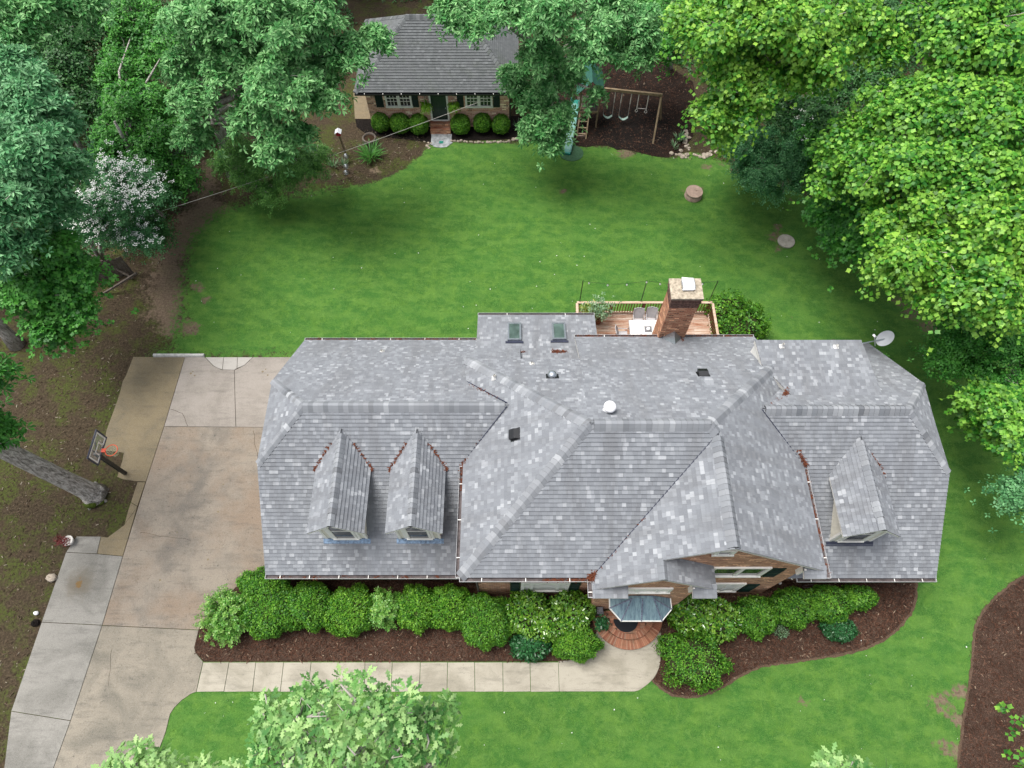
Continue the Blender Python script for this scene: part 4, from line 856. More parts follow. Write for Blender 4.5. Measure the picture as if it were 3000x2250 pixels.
D3 = dormer(14.05, 6.60, 6.76, LE, 'single dormer on the right hand wing')
# ---- gutters
def gutter(p, q, out, mat_lip, step=1.15, ends=True, par=None):
    p, q, out = Vector(p), Vector(q), Vector(out).normalized(); d = (q - p).normalized(); L = (q - p).length; b = MB(); up = Vector((0, 0, 1))
    c = (p + q) / 2 - up * 0.11
    b.obox(c + out * 0.075, d, out, up, L / 2, 0.075, 0.012, 1); b.obox(c + out * 0.006 + up * .04, d, out, up, L / 2, 0.006, 0.05, 1)
    b.obox(c + out * 0.152 + up * 0.05, d, out, up, L / 2, 0.005, 0.06, 0)
    for e in (p, q): b.obox(e - up * 0.07 + out * .075, d, out, up, 0.01, 0.08, 0.06, 0)
    g = b.build('gutter', [mat_lip, M['gutter']], par or house); k = max(2, int(L / step))
    for i in range(k):
        b = MB(); b.obox(p + d * (L * (i + .5) / k) + out * .075 - up * 0.03, d, out, up, 0.014, 0.085, 0.008, 0); b.build('gutter_hanger', M['white'], g)
    return g
gutter((XL, LF - .01, LE), (CXL + .25, LF - .01, LE), (0, -1, 0), M['lip']); gutter((12.0, RF - .01, LE), (XR, RF - .01, LE), (0, -1, 0), M['lip'])
gutter((CXL, CF - .01, CE), (3.0, CF - .01, CE), (0, -1, 0), M['lip'], 1.3); gutter((CXL - .01, CF, CE), (CXL - .01, 9.6, CE), (-1, 0, 0), M['lip'])
gutter((2.99, 4.45, CE), (2.99, 5.2, CE), (-1, 0, 0), M['lip'], .5); gutter((CXR + .01, 5.15, CE), (CXR + .01, 9.7, CE), (1, 0, 0), M['lip'])
gutter((XL, LB + .01, LE), (-1.8, LB + .01, LE), (0, 1, 0), M['lip'], 1.6); gutter((-1.74, 18.93, WZ(18.92)), (4.22, 18.93, WZ(18.92)), (0, 1, 0), M['lip'], 2)
gutter((XB, yb2 + .01, zb2), (11.6, yb2 + .01, zb2), (0, 1, 0), M['lip'], 2.5)
# ---- walls
def wallset(name, boxes, polys, mat, lbl=None):
    b = MB()
    for x in boxes: b.box(*x)
    for p in polys: b.face(p)
    w = b.build(name, mat, house)
    if lbl: w['label'] = lbl
    return w
def gable_end(x, yf, yr, yb, ze, zr, yc0, yc1, zc): return [(x, yf, 0), (x, yb, 0), (x, yb, ze), (x, yc1, zc), (x, yc0, zc), (x, yf, ze)]
wallset('wall', [(-10.15, -1.5, 6.3, 17.0, 0, LE - .05)], [gable_end(-10.15, 6.3, 0, 17.0, LE, 0, 9.72, 13.55, 5.55)], M['brick'], 'red brown brick walls of the garage wing')
wallset('wall', [(11.2, 17.6, 6.2, 16.8, 0, LE - .05)], [gable_end(17.6, 6.2, 0, 16.8, LE, 0, 9.4, 13.45, 5.4)], M['brick'], 'red brown brick walls of the right hand wing')
zg = lambda x: CE + GP * (min(x - 3.0, CXR - x)) - 0.16
wallset('wall', [(-1.43, 11.28, 5.6, 14.15, 0, CE - .1), (3.4, 11.2, 14.15, 16.35, 0, zb2), (-1.4, 3.9, 14.15, 18.5, 0, 2.7)],
        [[(3.6, 5.597, CE - .2), (11.28, 5.597, CE - .2), (11.28, 5.597, zg(11.28)), (GX_, 5.597, zg(GX_)), (3.6, 5.597, zg(3.6))]], M['brick'], 'brick walls of the two storey centre block')
ze_ = lambda x: CE + GP * (min(x - 3.0, 7.62 - x)) - 0.16
wallset('wall', [(3.43, 7.12, 4.9, 5.59, 0, CE - .15)], [[(3.6, 4.897, CE - .3), (7.05, 4.897, CE - .3), (7.05, 4.897, ze_(7.05)), (EX, 4.897, ze_(EX)), (3.6, 4.897, ze_(3.6))]], M['brick'], 'brick walls of the projecting entrance bay')
def win_box(x0, x1, y, z0, z1, mull=(), sill=True, name='window', glassy=True, rail=False, par=None, frame=None):
    b = MB(); F = 0; b.box(x0, x1, y - 0.02, y - 0.004, z0, z1, 1)
    for x in (x0, x1): b.box(x - .07, x + .07, y - .07, y - .002, z0, z1, F)
    b.box(x0 - .07, x1 + .07, y - .07, y - .002, z1, z1 + .12, F); b.box(x0 - .1, x1 + .1, y - .1, y - .001, z0 - .09, z0, F)
    for x in mull: b.box(x - .07, x + .07, y - .06, y - .003, z0, z1, F)
    if rail: b.box(x0, x1, y - .04, y - .003, (z0 + z1) / 2 - .03, (z0 + z1) / 2 + .03, F)
    return b.build(name, [frame or M['white'], M['glass'] if glassy else M['blind']], par or house)
def shutter(x0, x1, y, z0, z1, par=None):
    b = MB(); b.box(x0, x1, y - .045, y - .003, z0, z1)
    for za, zb_ in ((z0 + .08, (z0 + z1) / 2 - .04), ((z0 + z1) / 2 + .04, z1 - .08)):
        k = max(3, int((zb_ - za) / 0.07))
        for i in range(k): b.obox(((x0 + x1) / 2, y - .055, za + (zb_ - za) * (i + .5) / k), (1, 0, 0), (0, .8, -.6), (0, .6, .8), (x1 - x0) / 2 - .05, .02, .006)
    b.box(x0 + .02, x1 - .02, y - .062, y - .045, (z0 + z1) / 2 - .035, (z0 + z1) / 2 + .035); return b.build('shutter', M['green_black'], par or house)
def sillbrick(x0, x1, y, z0, z1):
    b = MB(); n = int((x1 - x0) / 0.085)
    for i in range(n): b.box(x0 + i * .085, x0 + i * .085 + .073, y - .06, y - .001, z0, z1)
    b.build('sill_bricks', M['brick_ch'], house)
win_box(0.45, 2.38, 5.6, 1.05, 2.75, (0.85, 1.98), glassy=False); shutter(-0.08, 0.36, 5.6, .95, 2.75); shutter(2.48, 2.92, 5.6, .95, 2.75)
win_box(7.75, 9.85, 5.597, 4.18, 5.55, (8.88,)); shutter(10.02, 10.55, 5.597, 4.0, 5.45); sillbrick(7.7, 9.95, 5.597, 3.9, 4.08)
win_box(7.75, 9.82, 5.597, 0.98, 2.5, (8.3, 9.25), glassy=False); shutter(10.02, 10.55, 5.597, .8, 2.35); sillbrick(7.7, 9.95, 5.597, .7, .88)
win_box(7.14, 7.72, 5.597, 7.82, 8.25, (), rail=False, name='attic_louvre'); sillbrick(7.05, 7.8, 5.597, 7.5, 7.72)
win_box(4.42, 6.08, 4.897, 4.55, 5.2, (4.85, 5.65), glassy=False); sillbrick(4.36, 6.2, 4.897, 4.22, 4.44)
for a_ in ((6.72, 6.8, 4.72, 4.9, 5.2, 5.95), (11.0, 11.08, 5.4, 5.6, 5.1, 5.95)):
    b = MB(); b.box(*a_); b.build('cornice_block', M['white'], house)
# arched front door under the canopy (seen only from the side)
b = MB(); b.box(4.72, 5.72, 4.86, 4.897, 0.5, 2.55, 0); b.box(4.62, 4.72, 4.84, 4.898, 0.5, 2.65, 1); b.box(5.72, 5.82, 4.84, 4.898, 0.5, 2.65, 1); b.box(4.62, 5.82, 4.84, 4.898, 2.55, 2.7, 1)
b.build('front_door', [M['green_black'], M['white']], house)
# metal canopy: half octagon with standing seams
top = [(4.82, 4.88, 3.66), (5.70, 4.88, 3.66)]; tf = [(4.82, 4.76, 3.66), (5.7, 4.76, 3.66)]
low = [(4.0, 4.88, 3.08), (3.99, 4.50, 3.03), (4.43, 4.0, 3.0), (6.08, 4.0, 3.0), (6.52, 4.46, 3.03), (6.5, 4.88, 3.08)]
b = MB(); b.face([low[0], low[1], tf[0], top[0]]); b.face([low[1], low[2], tf[0]]); b.face([low[2], low[3], tf[1], tf[0]]); b.face([low[3], low[4], tf[1]]); b.face([low[4], low[5], top[1], tf[1]]); b.face([tf[0], tf[1], top[1], top[0]])
b.face([(x, y, z - .08) for x, y, z in low][::-1])
cn = b.build('entry_canopy', M['patina'], house)
b = MB()
for i in range(5): b.bar(Vector(low[i]) + Vector((0, 0, -.035)), Vector(low[i + 1]) + Vector((0, 0, -.035)), .04, .1)
b.build('canopy_trim', M['white'], cn); b = MB()
for a_, c_ in ((low[1], tf[0]), (low[2], tf[0]), ((5.25, 4.0, 3.0), (5.25, 4.76, 3.66)), (low[3], tf[1]), (low[4], tf[1])): b.tube([Vector(a_) + Vector((0, 0, .012)), Vector(c_) + Vector((0, 0, .012))], .03, 6)
b.build('canopy_seam', M['seam'], cn)
# chimney
b = MB(); x0, x1, y0, y1, zt = 6.98, 8.22, 16.70, 17.62, 7.55
b.box(x0, x1, y0, y1, 0, zt - .5, 0); b.box(x0 - .03, x1 + .03, y0 - .03, y1 + .03, zt - .5, zt - .42, 1); b.box(x0 - .06, x1 + .06, y0 - .06, y1 + .06, zt - .41, zt - .32, 1); b.box(x0 - .03, x1 + .03, y0 - .03, y1 + .03, zt - .31, zt - .22, 1); b.box(x0 - .07, x1 + .07, y0 - .07, y1 + .07, zt - .21, zt - .1, 1)
b.box(x0 - .006, x1 + .006, y0 - .006, y1 + .006, zt - .82, zt - .505, 1)
ch = b.build('chimney', [M['brick_ch'], M['soot']], house)
b = MB(); b.box(x0 - .08, x1 + .08, y0 - .08, y1 + .08, zt - .1, zt, 0); b.build('chimney_crown', M['caulk'], ch)
b = MB(); cx_, cy_ = 7.66, 17.28; w_ = .24; b.box(cx_ - w_, cx_ + w_, cy_ - w_, cy_ + w_, zt, zt + .12, 0)
for sx_, sy_, lx, ly in ((-1, 0, .012, w_), (1, 0, .012, w_), (0, 1, w_, .012)): b.obox((cx_ + sx_ * (w_ + .02), cy_ + sy_ * (w_ + .02), zt + .15), (1, 0, 0), (0, 1, 0), (0, 0, 1), lx, ly, .1, 1)
b.face([(cx_ - w_ - .03, cy_ - w_ - .05, zt + .13), (cx_ + w_ + .06, cy_ - w_ - .02, zt + .13), (cx_ + w_ - .02, cy_ + w_, zt + .27), (cx_ - w_ - .04, cy_ + w_ + .03, zt + .3)], 0)
b.build('flue_cap', [M['whitemetal'], M['steel']], ch)
# cricket and stepped flashing in front of the chimney
b = MB(); fz = lambda y: CE - SRB * (y - CB); k0 = (7.6, 16.02, fz(16.02) + .03)
b.face([(7.1, 16.7, fz(16.7) + .05), k0, (7.62, 16.7, fz(16.02) + .1)]); b.face([(8.1, 16.7, fz(16.7) + .05), (7.62, 16.7, fz(16.02) + .1), k0])
b.build('chimney_cricket', M['steel'], house); b = MB()
for i in range(8):
    x = 6.95 + i * .16; zz = zb2 + .05 + (0.45 - abs(i - 3.5) * .11); b.box(x, x + .155, 16.67, 16.70, zb2 - .02, zz)
b.build('stepped_flashing', M['navy'], house)
# fascia triangle where the family room roof meets the shed dormer
b = MB(); b.obox((11.02, 14.75, 5.75), (0, 1, 0), (1, 0, 0), (0, 0, 1), .62, .03, .03); 
# ---- vents on the roof
def lpl(px, py, fn, it=8):
    z = 6.0
    for _ in range(it): p = at(px, py, z); z = fn(p.x, p.y)
    return at(px, py, z)
f_cb = lambda x, y: CZ - SRB * (y - CR); f_cl = lambda x, y: CE + SL_ * (x - CXL); f_lb = lambda x, y: lpz(y); f_rs = lambda x, y: sz(y)
def pipe_vent(px, py, fn, h=.35, r=.05, nb=(0, .6, .8)):
    p = lpl(px, py, fn); b = MB(); b.tube([p - Vector((0, 0, .05)), p + Vector((0, 0, h))], r, 10, 0, False); b.lathe(p, [(r * 2.1, .0), (r * 1.5, .1), (r * 1.05, .16)], 12)
    nv_ = Vector(nb).normalized(); a_ = Vector((1, 0, 0)) if abs(nv_.x) < .5 else Vector((0, 1, 0)); c_ = nv_.cross(a_).normalized(); a_ = c_.cross(nv_)
    b.obox(p + nv_ * .05, a_, c_, nv_, .1, .1, .01); return b.build('pipe_vent', M['pipe'], house, False)
pipe_vent(1449, 1108, f_cl, .25, .06, (-.62, 0, .78)); pipe_vent(1559, 1068, f_cb, .1, .06); pipe_vent(1120, 1031, f_lb, .1, .06); pipe_vent(2289, 1017, f_rs, .3, .055, (0, .13, .99)); pipe_vent(2448, 1018, f_rs, .2, .055, (0, .13, .99))
p = lpl(1783, 1205, f_cb); b = MB(); b.lathe(p, [(.24, -.05), (.19, .05), (.15, .12), (.15, .28)], 20); b.lathe(p, [(.13, .28), (.21, .3), (.235, .38), (.21, .48), (.12, .53), (.0, .55)], 24); b.build('turbine_vent', M['whitemetal'], house, True)
p = lpl(1618, 1105, f_cb); b = MB(); nv_ = Vector((0, .62, .785)); b.obox(p + nv_ * .04, (1, 0, 0), (0, .785, -.62), nv_, .26, .22, .015, 0); b.lathe(p + nv_ * .05, [(.24, .0), (.22, .05)], 20, 0); v_ = b.build('dome_flashing', M['black'], house)
b = MB(); b.ball(p + nv_ * .1, .2, .2, .17, 0, 20, 12); b.build('dome_vent', M['steel'], house, True)
def box_vent(px, py, fn, nv_, dn):
    p = lpl(px, py, fn); nv_ = Vector(nv_).normalized(); dn = Vector(dn).normalized(); sd_ = nv_.cross(dn).normalized(); b = MB()
    b.obox(p + nv_ * .03, sd_, dn, nv_, .26, .22, .012); c0 = p
    P = [c0 + sd_ * a_ * .2 + dn * d_ + nv_ * h_ for a_ in (-1, 1) for d_, h_ in ((-.22, .03), (-.05, .2), (.2, .2), (.2, .05))]
    b.face([P[0], P[1], P[5], P[4]]); b.face([P[1], P[2], P[6], P[5]]); b.face([P[2], P[3], P[7], P[6]]); b.face([P[0], P[3], P[2], P[1]]); b.face([P[4], P[5], P[6], P[7]]); b.build('box_vent', M['black'], house)
box_vent(1511, 1274, f_cl, (-.62, 0, .785), (-.785, 0, -.62)); box_vent(2059, 1098, f_cb, (0, .62, .785), (0, .785, -.62))
# downspouts
def pipe(pts, r=.04, mat='gutter'):
    b = MB(); b.tube(pts, r, 6); return b.build('downspout', M[mat], house)
pipe([(-10.35, 6.0, 2.6), (-10.2, 6.25, 2.4), (-10.2, 6.25, .1)]); pipe([(-1.5, 5.3, 5.6), (-1.48, 5.55, 5.3), (-1.48, 5.55, .15), (-1.4, 5.3, .08)])
pipe([(11.9, 5.75, 2.5), (11.7, 6.15, 2.3), (11.7, 6.15, .1)], .035, 'white')
# brown pine needles caught in valleys and gutters
def debris(name, segs, label):
    P = []; 
    for a_, b_, n, w in segs:
        a_, b_ = Vector(a_), Vector(b_); k = rng.uniform(0, 1, n); 
        k = np.clip(k + 0.04 * np.sin(k * 40), 0, 1)
        q = np.array(a_)[None, :] + k[:, None] * np.array(b_ - a_)[None, :] + rng.normal(0, w, (n, 3)) * np.array([[1, 1, .25]]); P.append(q)
    P = np.concatenate(P); n = len(P); al = rand_dirs(n) * np.array([[1, 1, .3]])
    o_ = leaf_mesh(name, P, al, UP + rng.normal(0, .4, (n, 3)), rng.uniform(.06, .13, n), 'chip', M['needle'], None, (0, 0, 0)); tag(o_, label, 'debris', None, 'stuff')
sg = []
for dm, x0 in ((D1, -6.88), (D2, -3.83), (D3, 14.05)):
    ye, yr, ze = dm[1], dm[2], dm[3]
    for s_ in (-1, 1):
        if x0 > 0 and s_ < 0: continue
        A = (x0 + s_ * 1.12, ye + .03, ze + .04); B = (x0 + s_ * .45, lerp(ye, yr, .6), ze + 1.03 * .59 + .05); sg.append((A, B, 140 if x0 < 0 else 60, .018)); sg.append((A, (A[0] - .02, A[1] - .15, A[2] - .05), 60 if x0 < 0 else 5, .03))
vy = lambda z, f: f
x_ = CXL; sg += [((CXL - .05, 9.75, 5.78), (CXL + .15, 10.0, 5.95), 200, .045), ((CXL - .08, 9.7, 5.74), (CXL - .08, 8.6, 5.72), 60, .015), ((CXL + .35, 10.3, 6.15), (CXL + .8, 10.75, 6.5), 160, .02)]
sg += [((CXR + .09, 5.3, 5.73), (CXR + .09, 9.6, 5.73), 200, .02), ((11.6, 10.2, 6.25), (11.95, 9.6, 5.85), 200, .04), ((CXR + .02, 13.2, 6.38), (11.2, 12.2, 6.62), 200, .035), ((11.15, 12.2, 6.65), (10.5, 11.65, 7.1), 200, .03)]
sg += [((1.2, CF - .08, 5.73), (2.9, CF - .08, 5.73), 160, .02), ((2.95, 5.1, 5.82), (3.15, 5.35, 5.97), 420, .06), ((3.2, 5.4, 6.0), (5.2, 7.2, 7.5), 50, .02), ((XL, LB + .06, 2.7), (-1.8, LB + .06, 2.7), 700, .03), ((3.0, yb2 + .06, zb2 - .04), (11.5, yb2 + .06, zb2 - .04), 700, .03)]
sg += [((1.95, 16.3, WZ(16.3) + .05), (2.55, 16.3, WZ(16.3) + .05), 130, .04), ((-.3, 16.3, WZ(16.3) + .04), (.6, 16.3, WZ(16.3) + .04), 80, .03), ((8.15, 16.55, zb2 + .15), (8.0, 16.3, zb2 + .35), 130, .04), ((XL, LF - .07, 2.7), (-2, LF - .07, 2.7), 60, .02), ((-1.9, 13.2, 6.05), (-.6, 12.1, 6.95), 120, .03)]
debris('needle_debris', sg, 'red brown pine needles caught in the valleys and gutters of the big roof')
for a_, c_ in (((3.0, CF, CE + .03), (gh[0], gh[1], gh[2] + .03)), ((CXL + .05, 9.85, CE + .06), (-.2, 11.6, LZ + .03)), ((-1.95, 13.45, 5.9), (-.2, 11.75, LZ + .02)), ((11.85, 9.7, 5.85), (10.0, 11.45, LZ + .02))):
    b = MB(); b.tube([a_, c_], .022, 5); b.build('valley_flashing', M['navy'], house)
print('house done')
# ================================================================== SHED (detached brick outbuilding)
SY = 35.62
shed = thing('garden_house', 'small brick outbuilding with dark hipped shingle roof behind the lawn', 'outbuilding', (-4.8, SY, 0))
b = MB(); wx0, wx1 = on_y(1082, 330, SY).x, on_y(1491.5, 330, SY).x; b.box(wx0, wx1, SY, 41.7, 0, 3.06, 0); b.build('wall', M['brick_shed'], shed)
sy0, sze, szr, ry = 35.10, 3.12, 5.78, 38.62; sx0, sx1, sy1 = at(1038.4, 271, sze).x, at(1519, 271, sze).x, 2 * 38.62 - 35.10; rl, rr2 = at(1189, 46, szr).x, at(1362, 46, szr).x
b = MB(); roof_plane(b, [(sx0, sy0, sze), (sx1, sy0, sze), (rr2, ry, szr), (rl, ry, szr)]); roof_plane(b, [(sx1, sy1, sze), (sx0, sy1, sze), (rl, ry, szr), (rr2, ry, szr)])
roof_plane(b, [(sx0, sy1, sze), (sx0, sy0, sze), (rl, ry, szr)]); roof_plane(b, [(sx1, sy0, sze), (sx1, sy1, sze), (rr2, ry, szr)])
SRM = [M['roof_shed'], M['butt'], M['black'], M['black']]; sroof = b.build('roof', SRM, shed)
b = MB(); cap(b, (rl, ry, szr), (rr2, ry, szr), .72, w=.22, raised=.03)
for c_, e_ in (((sx0, sy0, sze), (rl, ry, szr)), ((sx1, sy0, sze), (rr2, ry, szr)), ((sx0, sy1, sze), (rl, ry, szr)), ((sx1, sy1, sze), (rr2, ry, szr))): cap(b, c_, e_, .5, w=.19)
b.build('ridge_cap', SRM, sroof)
b = MB(); b.box(sx0, sx1, sy0 - .13, sy0 - .115, sze - .14, sze - .03); b.box(sx0, sx1, sy0 - .115, sy0, sze - .14, sze - .13); gsh = b.build('gutter', M['black'], shed)
for k in range(9):
    b = MB(); b.box(sx0 + .6 + k * 1.14, sx0 + .63 + k * 1.14, sy0 - .14, sy0, sze - .05, sze - .035); b.build('gutter_hanger', M['white'], gsh)
def Y(px, py): return on_y(px, py, SY)
zt = 2.96
def shed_win(pa, pb, m):
    a, c = Y(*pa), Y(*pb); x0, x1, z0 = a.x, c.x, c.z; b = MB(); z1 = zt
    b.box(x0, x1, SY - .02, SY - .004, z0, z1, 1); xs = [x0, (x0 + x1) / 2, x1]
    for x, w in ((x0 + .05, .06), (xs[1], .1), (x1 - .05, .06)): b.box(x - w, x + w, SY - .07, SY - .003, z0, z1, 0)
    b.box(x0 - .04, x1 + .04, SY - .1, SY - .002, z0 - .02, z0 + .12, 0); b.box(x0, x1, SY - .07, SY - .003, z1 - .1, z1, 0)
    for i in (0, 1):
        u0, u1 = xs[i] + (.11 if i == 0 else .1), xs[i + 1] - (.1 if i == 0 else .11); b.box(u0, u1, SY - .045, SY - .003, (z0 + z1) / 2 - .02, (z0 + z1) / 2 + .04, 0)
        for k in (1, 2): x = lerp(u0, u1, k / 3); b.box(x - .016, x + .016, SY - .035, SY - .003, z0 + .1, z1, 0)
        for q in (.3, .78): z = lerp(z0 + .1, z1 - .1, q); b.box(u0, u1, SY - .035, SY - .003, z - .016, z + .016, 0)
    b.build('window', [M['white'], M['glass']], shed)
    n = int((x1 - x0) / .1); b = MB()
    for k in range(n): b.box(x0 + k * .1, x0 + k * .1 + .085, SY - .05, SY - .001, z0 - .24, z0 - .05)
    b.build('sill_bricks', M['brick_shed'], shed)
shed_win((1126, 278), (1209, 313), 0); shed_win((1362, 278), (1443, 313), 0)
for x0, x1 in ((1104, 1126), (1210, 1228.5), (1341, 1359.5), (1445, 1465)):
    a, c = Y(x0, 313), Y(x1, 313); shutter(a.x, c.x, SY, a.z, zt, shed)
dl, dr_ = Y(1269, 349), Y(1313, 349); zb = dl.z; b = MB()
b.box(dl.x, dr_.x, SY - .04, SY - .004, zb, zt, 0)
for i in (0, 1):
    for za, zc in ((.06, .4), (.44, .78), (.82, .95)): 
        u0 = lerp(dl.x, dr_.x, .12 + i * .42); u1 = u0 + (dr_.x - dl.x) * .33; b.box(u0, u1, SY - .055, SY - .04, lerp(zb, zt, za), lerp(zb, zt, zc), 0)
dsh = b.build('door', M['green_black'], shed)
b = MB(); b.ball((dr_.x - .09, SY - .09, zb + .95), .035, .035, .035); b.build('handle', M['steel'], dsh)
b = MB(); b.box(dl.x - .11, dl.x, SY - .07, SY - .003, zb - .06, zt); b.box(dr_.x, dr_.x + .11, SY - .07, SY - .003, zb - .06, zt); b.box(dl.x, dr_.x, SY - .09, SY - .003, zb - .08, zb); b.build('door_frame', M['white'], shed)
b = MB(); b.tube([(wx1 + .2, SY - .4, 3.0), (wx1 + .06, SY - .06, 2.8), (wx1 + .06, SY - .06, .1)], .045, 6); b.build('downspout', M['black'], shed)
# brick steps and stone slab
sxa, sxb = at(1263.5, 380).x, at(1321.5, 380).x; y1_ = at(1290, 394).y; stp = thing('brick_steps', 'red brick steps with a landing below the dark outbuilding door', 'steps', ((sxa + sxb) / 2, y1_, 0))
b = MB(); b.box(sxa, sxb, y1_ + .3, SY - .005, 0, zb - .08); b.build('landing', M['brick_ch'], stp)
def pave(x0, x1, y0, y1, z, nm, par):
    b = MB(); r_ = 0; y = y0
    while y < y1 - .02:
        x = x0 - (.1 if r_ % 2 else 0)
        while x < x1 - .01: b.box(max(x, x0) + .004, min(x + .2, x1) - .004, y + .004, min(y + .1, y1) - .004, z - .03, z + .006); x += .2
        y += .1; r_ += 1
    b.build(nm, M['paver'], par)
pave(sxa, sxb, y1_ + .31, SY - .01, zb - .08, 'landing_bricks', stp); pave(sxa, sxb, y1_, y1_ + .29, zb - .26, 'tread_bricks', stp); b = MB(); b.box(sxa, sxb, y1_, y1_ + .295, 0, zb - .26); b.build('tread', M['brick_ch'], stp)
b = MB(); cc = at(1293, 411); rs = random.Random(9)
b.prism([(cc.x + dx, cc.y + dy) for dx, dy in ((-.68, .55), (.66, .55), (.68, -.3), (.4, -.62), (0, -.7), (-.42, -.62), (-.66, -.35))], -.02, .035, 0)
for i in range(16): 
    x, y = cc.x + rs.uniform(-.55, .55), cc.y + rs.uniform(-.4, .45); r = rs.uniform(.12, .2); b.prism([(x + r * math.cos(a) * rs.uniform(.8, 1.2), y + r * .8 * math.sin(a) * rs.uniform(.8, 1.2)) for a in [k * PI / 3.5 for k in range(7)]], .03, .042 + i * .0012, 0)
sl_ = thing('stone_slab', 'rounded grey flagstone pad at the foot of the brick steps', 'paving stone', (cc.x, cc.y, 0)); b.build('flagstones', M['stone'], sl_)
b = MB(); c2 = at(1293, 419); b.box(c2.x - .13, c2.x + .13, c2.y - .1, c2.y + .1, .062, .085); tag(b.build('drain_grate', M['slide']), 'small green rectangular grate lying on the grey flagstone pad', 'grate')
# hanging ferns
def fern(px, py, lbl):
    p = on_y(px, py, SY - .42); r = thing('hanging_fern', lbl, 'hanging plant', p, 'ferns hanging beside the outbuilding door'); off = tuple(p)
    n = 60; a = rng.uniform(0, 2 * PI, n); d = np.stack([np.cos(a), np.sin(a), rng.uniform(-.3, .9, n)], 1); L_ = rng.uniform(.25, .46, (n, 1)); k = 16; q = (np.arange(k) + .5) / k
    c = np.array(p)[None, None, :] + d[:, None, :] * (L_ * q[None, :])[..., None] - np.array([0, 0, 1]) * ((q ** 2)[None, :] * L_ * rng.uniform(.5, 1.6, (n, 1)))[..., None]
    c = c.reshape(-1, 3); sd_ = np.repeat(nrm(np.cross(d, UP)), k, 0) * np.tile([1, -1], len(c) // 2)[:, None]
    leaf_mesh('fronds', np.concatenate([c, c]), np.concatenate([sd_, -sd_]) + rng.normal(0, .2, (2 * len(c), 3)), UP + rng.normal(0, .3, (2 * len(c), 3)), rng.uniform(.05, .09, 2 * len(c)), 'oval', M['fern'], r, off)
    b = MB(); b.lathe(p, [(.0, -.1), (.1, -.1), (.15, .04), (.12, .05)], 12); b.build('pot', M['soil'], r)
    b = MB()
    for k in range(3): b.tube([p + Vector((.13 * math.cos(k * 2.1), .13 * math.sin(k * 2.1), .04)), (p.x, SY - .4, 3.0)], .006, 3)
    b.build('hanger', M['chain'], r)
fern(1247, 306, 'yellow green hanging fern left of the dark outbuilding door'); fern(1329, 306, 'yellow green hanging fern right of the dark outbuilding door')
# round clipped bushes along the shed
for (px, py, r), w in zip(((1115, 358, .58), (1171.6, 361, .66), (1226.8, 364, .63), (1349.3, 364, .63), (1412.7, 360, .57), (1467.4, 364, .57)), ('first from the left, at the corner of the brick outbuilding', 'second from the left, under the left window of the outbuilding', 'third from the left, just left of the brick steps', 'just right of the brick steps of the outbuilding', 'in the middle of the three right of the steps', 'last on the right, by the outbuilding downspout')):
    p = at(px, py, .62); shrub('round_bush', 'bright green ball clipped bush ' + w, 'bush', [(p.x, p.y, .6, r, r, .64)], 'oval', M['box'], 'clipped balls along the outbuilding', .075, 2.6, .04)
# paved strip left of the shed
b = MB(); q = px_poly([(1035, 262), (1070, 262), (1086, 349), (1040, 349)]); b.prism(q, -.02, .03); tag(b.build('side_path', M['c_olive']), kind='structure')
# border stones
rs = random.Random(21); k = 0
def rock(x, y, r, lbl, grp, flat=.6):
    b = MB(); b.ball((x, y, r * .3), r * rs.uniform(.85, 1.2), r * rs.uniform(.7, 1), r * flat, 0, 9, 6, .16, rs); o_ = b.build('border_stone', M['rock'], None); tag(o_, lbl, 'stone', grp); return o_
for i in range(26):
    px = lerp(1325, 1535, i / 25) + rs.uniform(-3, 3); p = at(px, 413 - 4 * math.sin(i / 25 * PI) * -1 + rs.uniform(-1.5, 1.5) - (6 if i > 20 else 0)); rock(p.x, p.y, rs.uniform(.07, .13) * (1.4 if i > 20 else 1), 'fist sized tan stone edging the black bed right of the brick steps', 'stones edging the outbuilding bed')
for i in range(9):
    p = at(1243 + rs.uniform(0, 22), 416 + i * 2.4); rock(p.x, p.y, rs.uniform(.06, .1), 'small tan stone heaped left of the flagstone pad', 'stones left of the flagstone pad')
for i in range(26):
    t_ = i / 25; px = lerp(1972, 2100, t_) + rs.uniform(-12, 12); py = 448 + 12 * math.sin(t_ * 3) + rs.uniform(-8, 8); p = at(px, py); rock(p.x, p.y, rs.uniform(.08, .2), 'grey brown rock along the lawn edge right of the swing bed', 'rocks right of the swing bed')
for i in range(12):
    p = at(2012 + rs.uniform(-6, 8), 385 + i * 5); rock(p.x, p.y, rs.uniform(.08, .16), 'grey rock in the line beside the pale iris clump', 'rocks beside the iris clump')
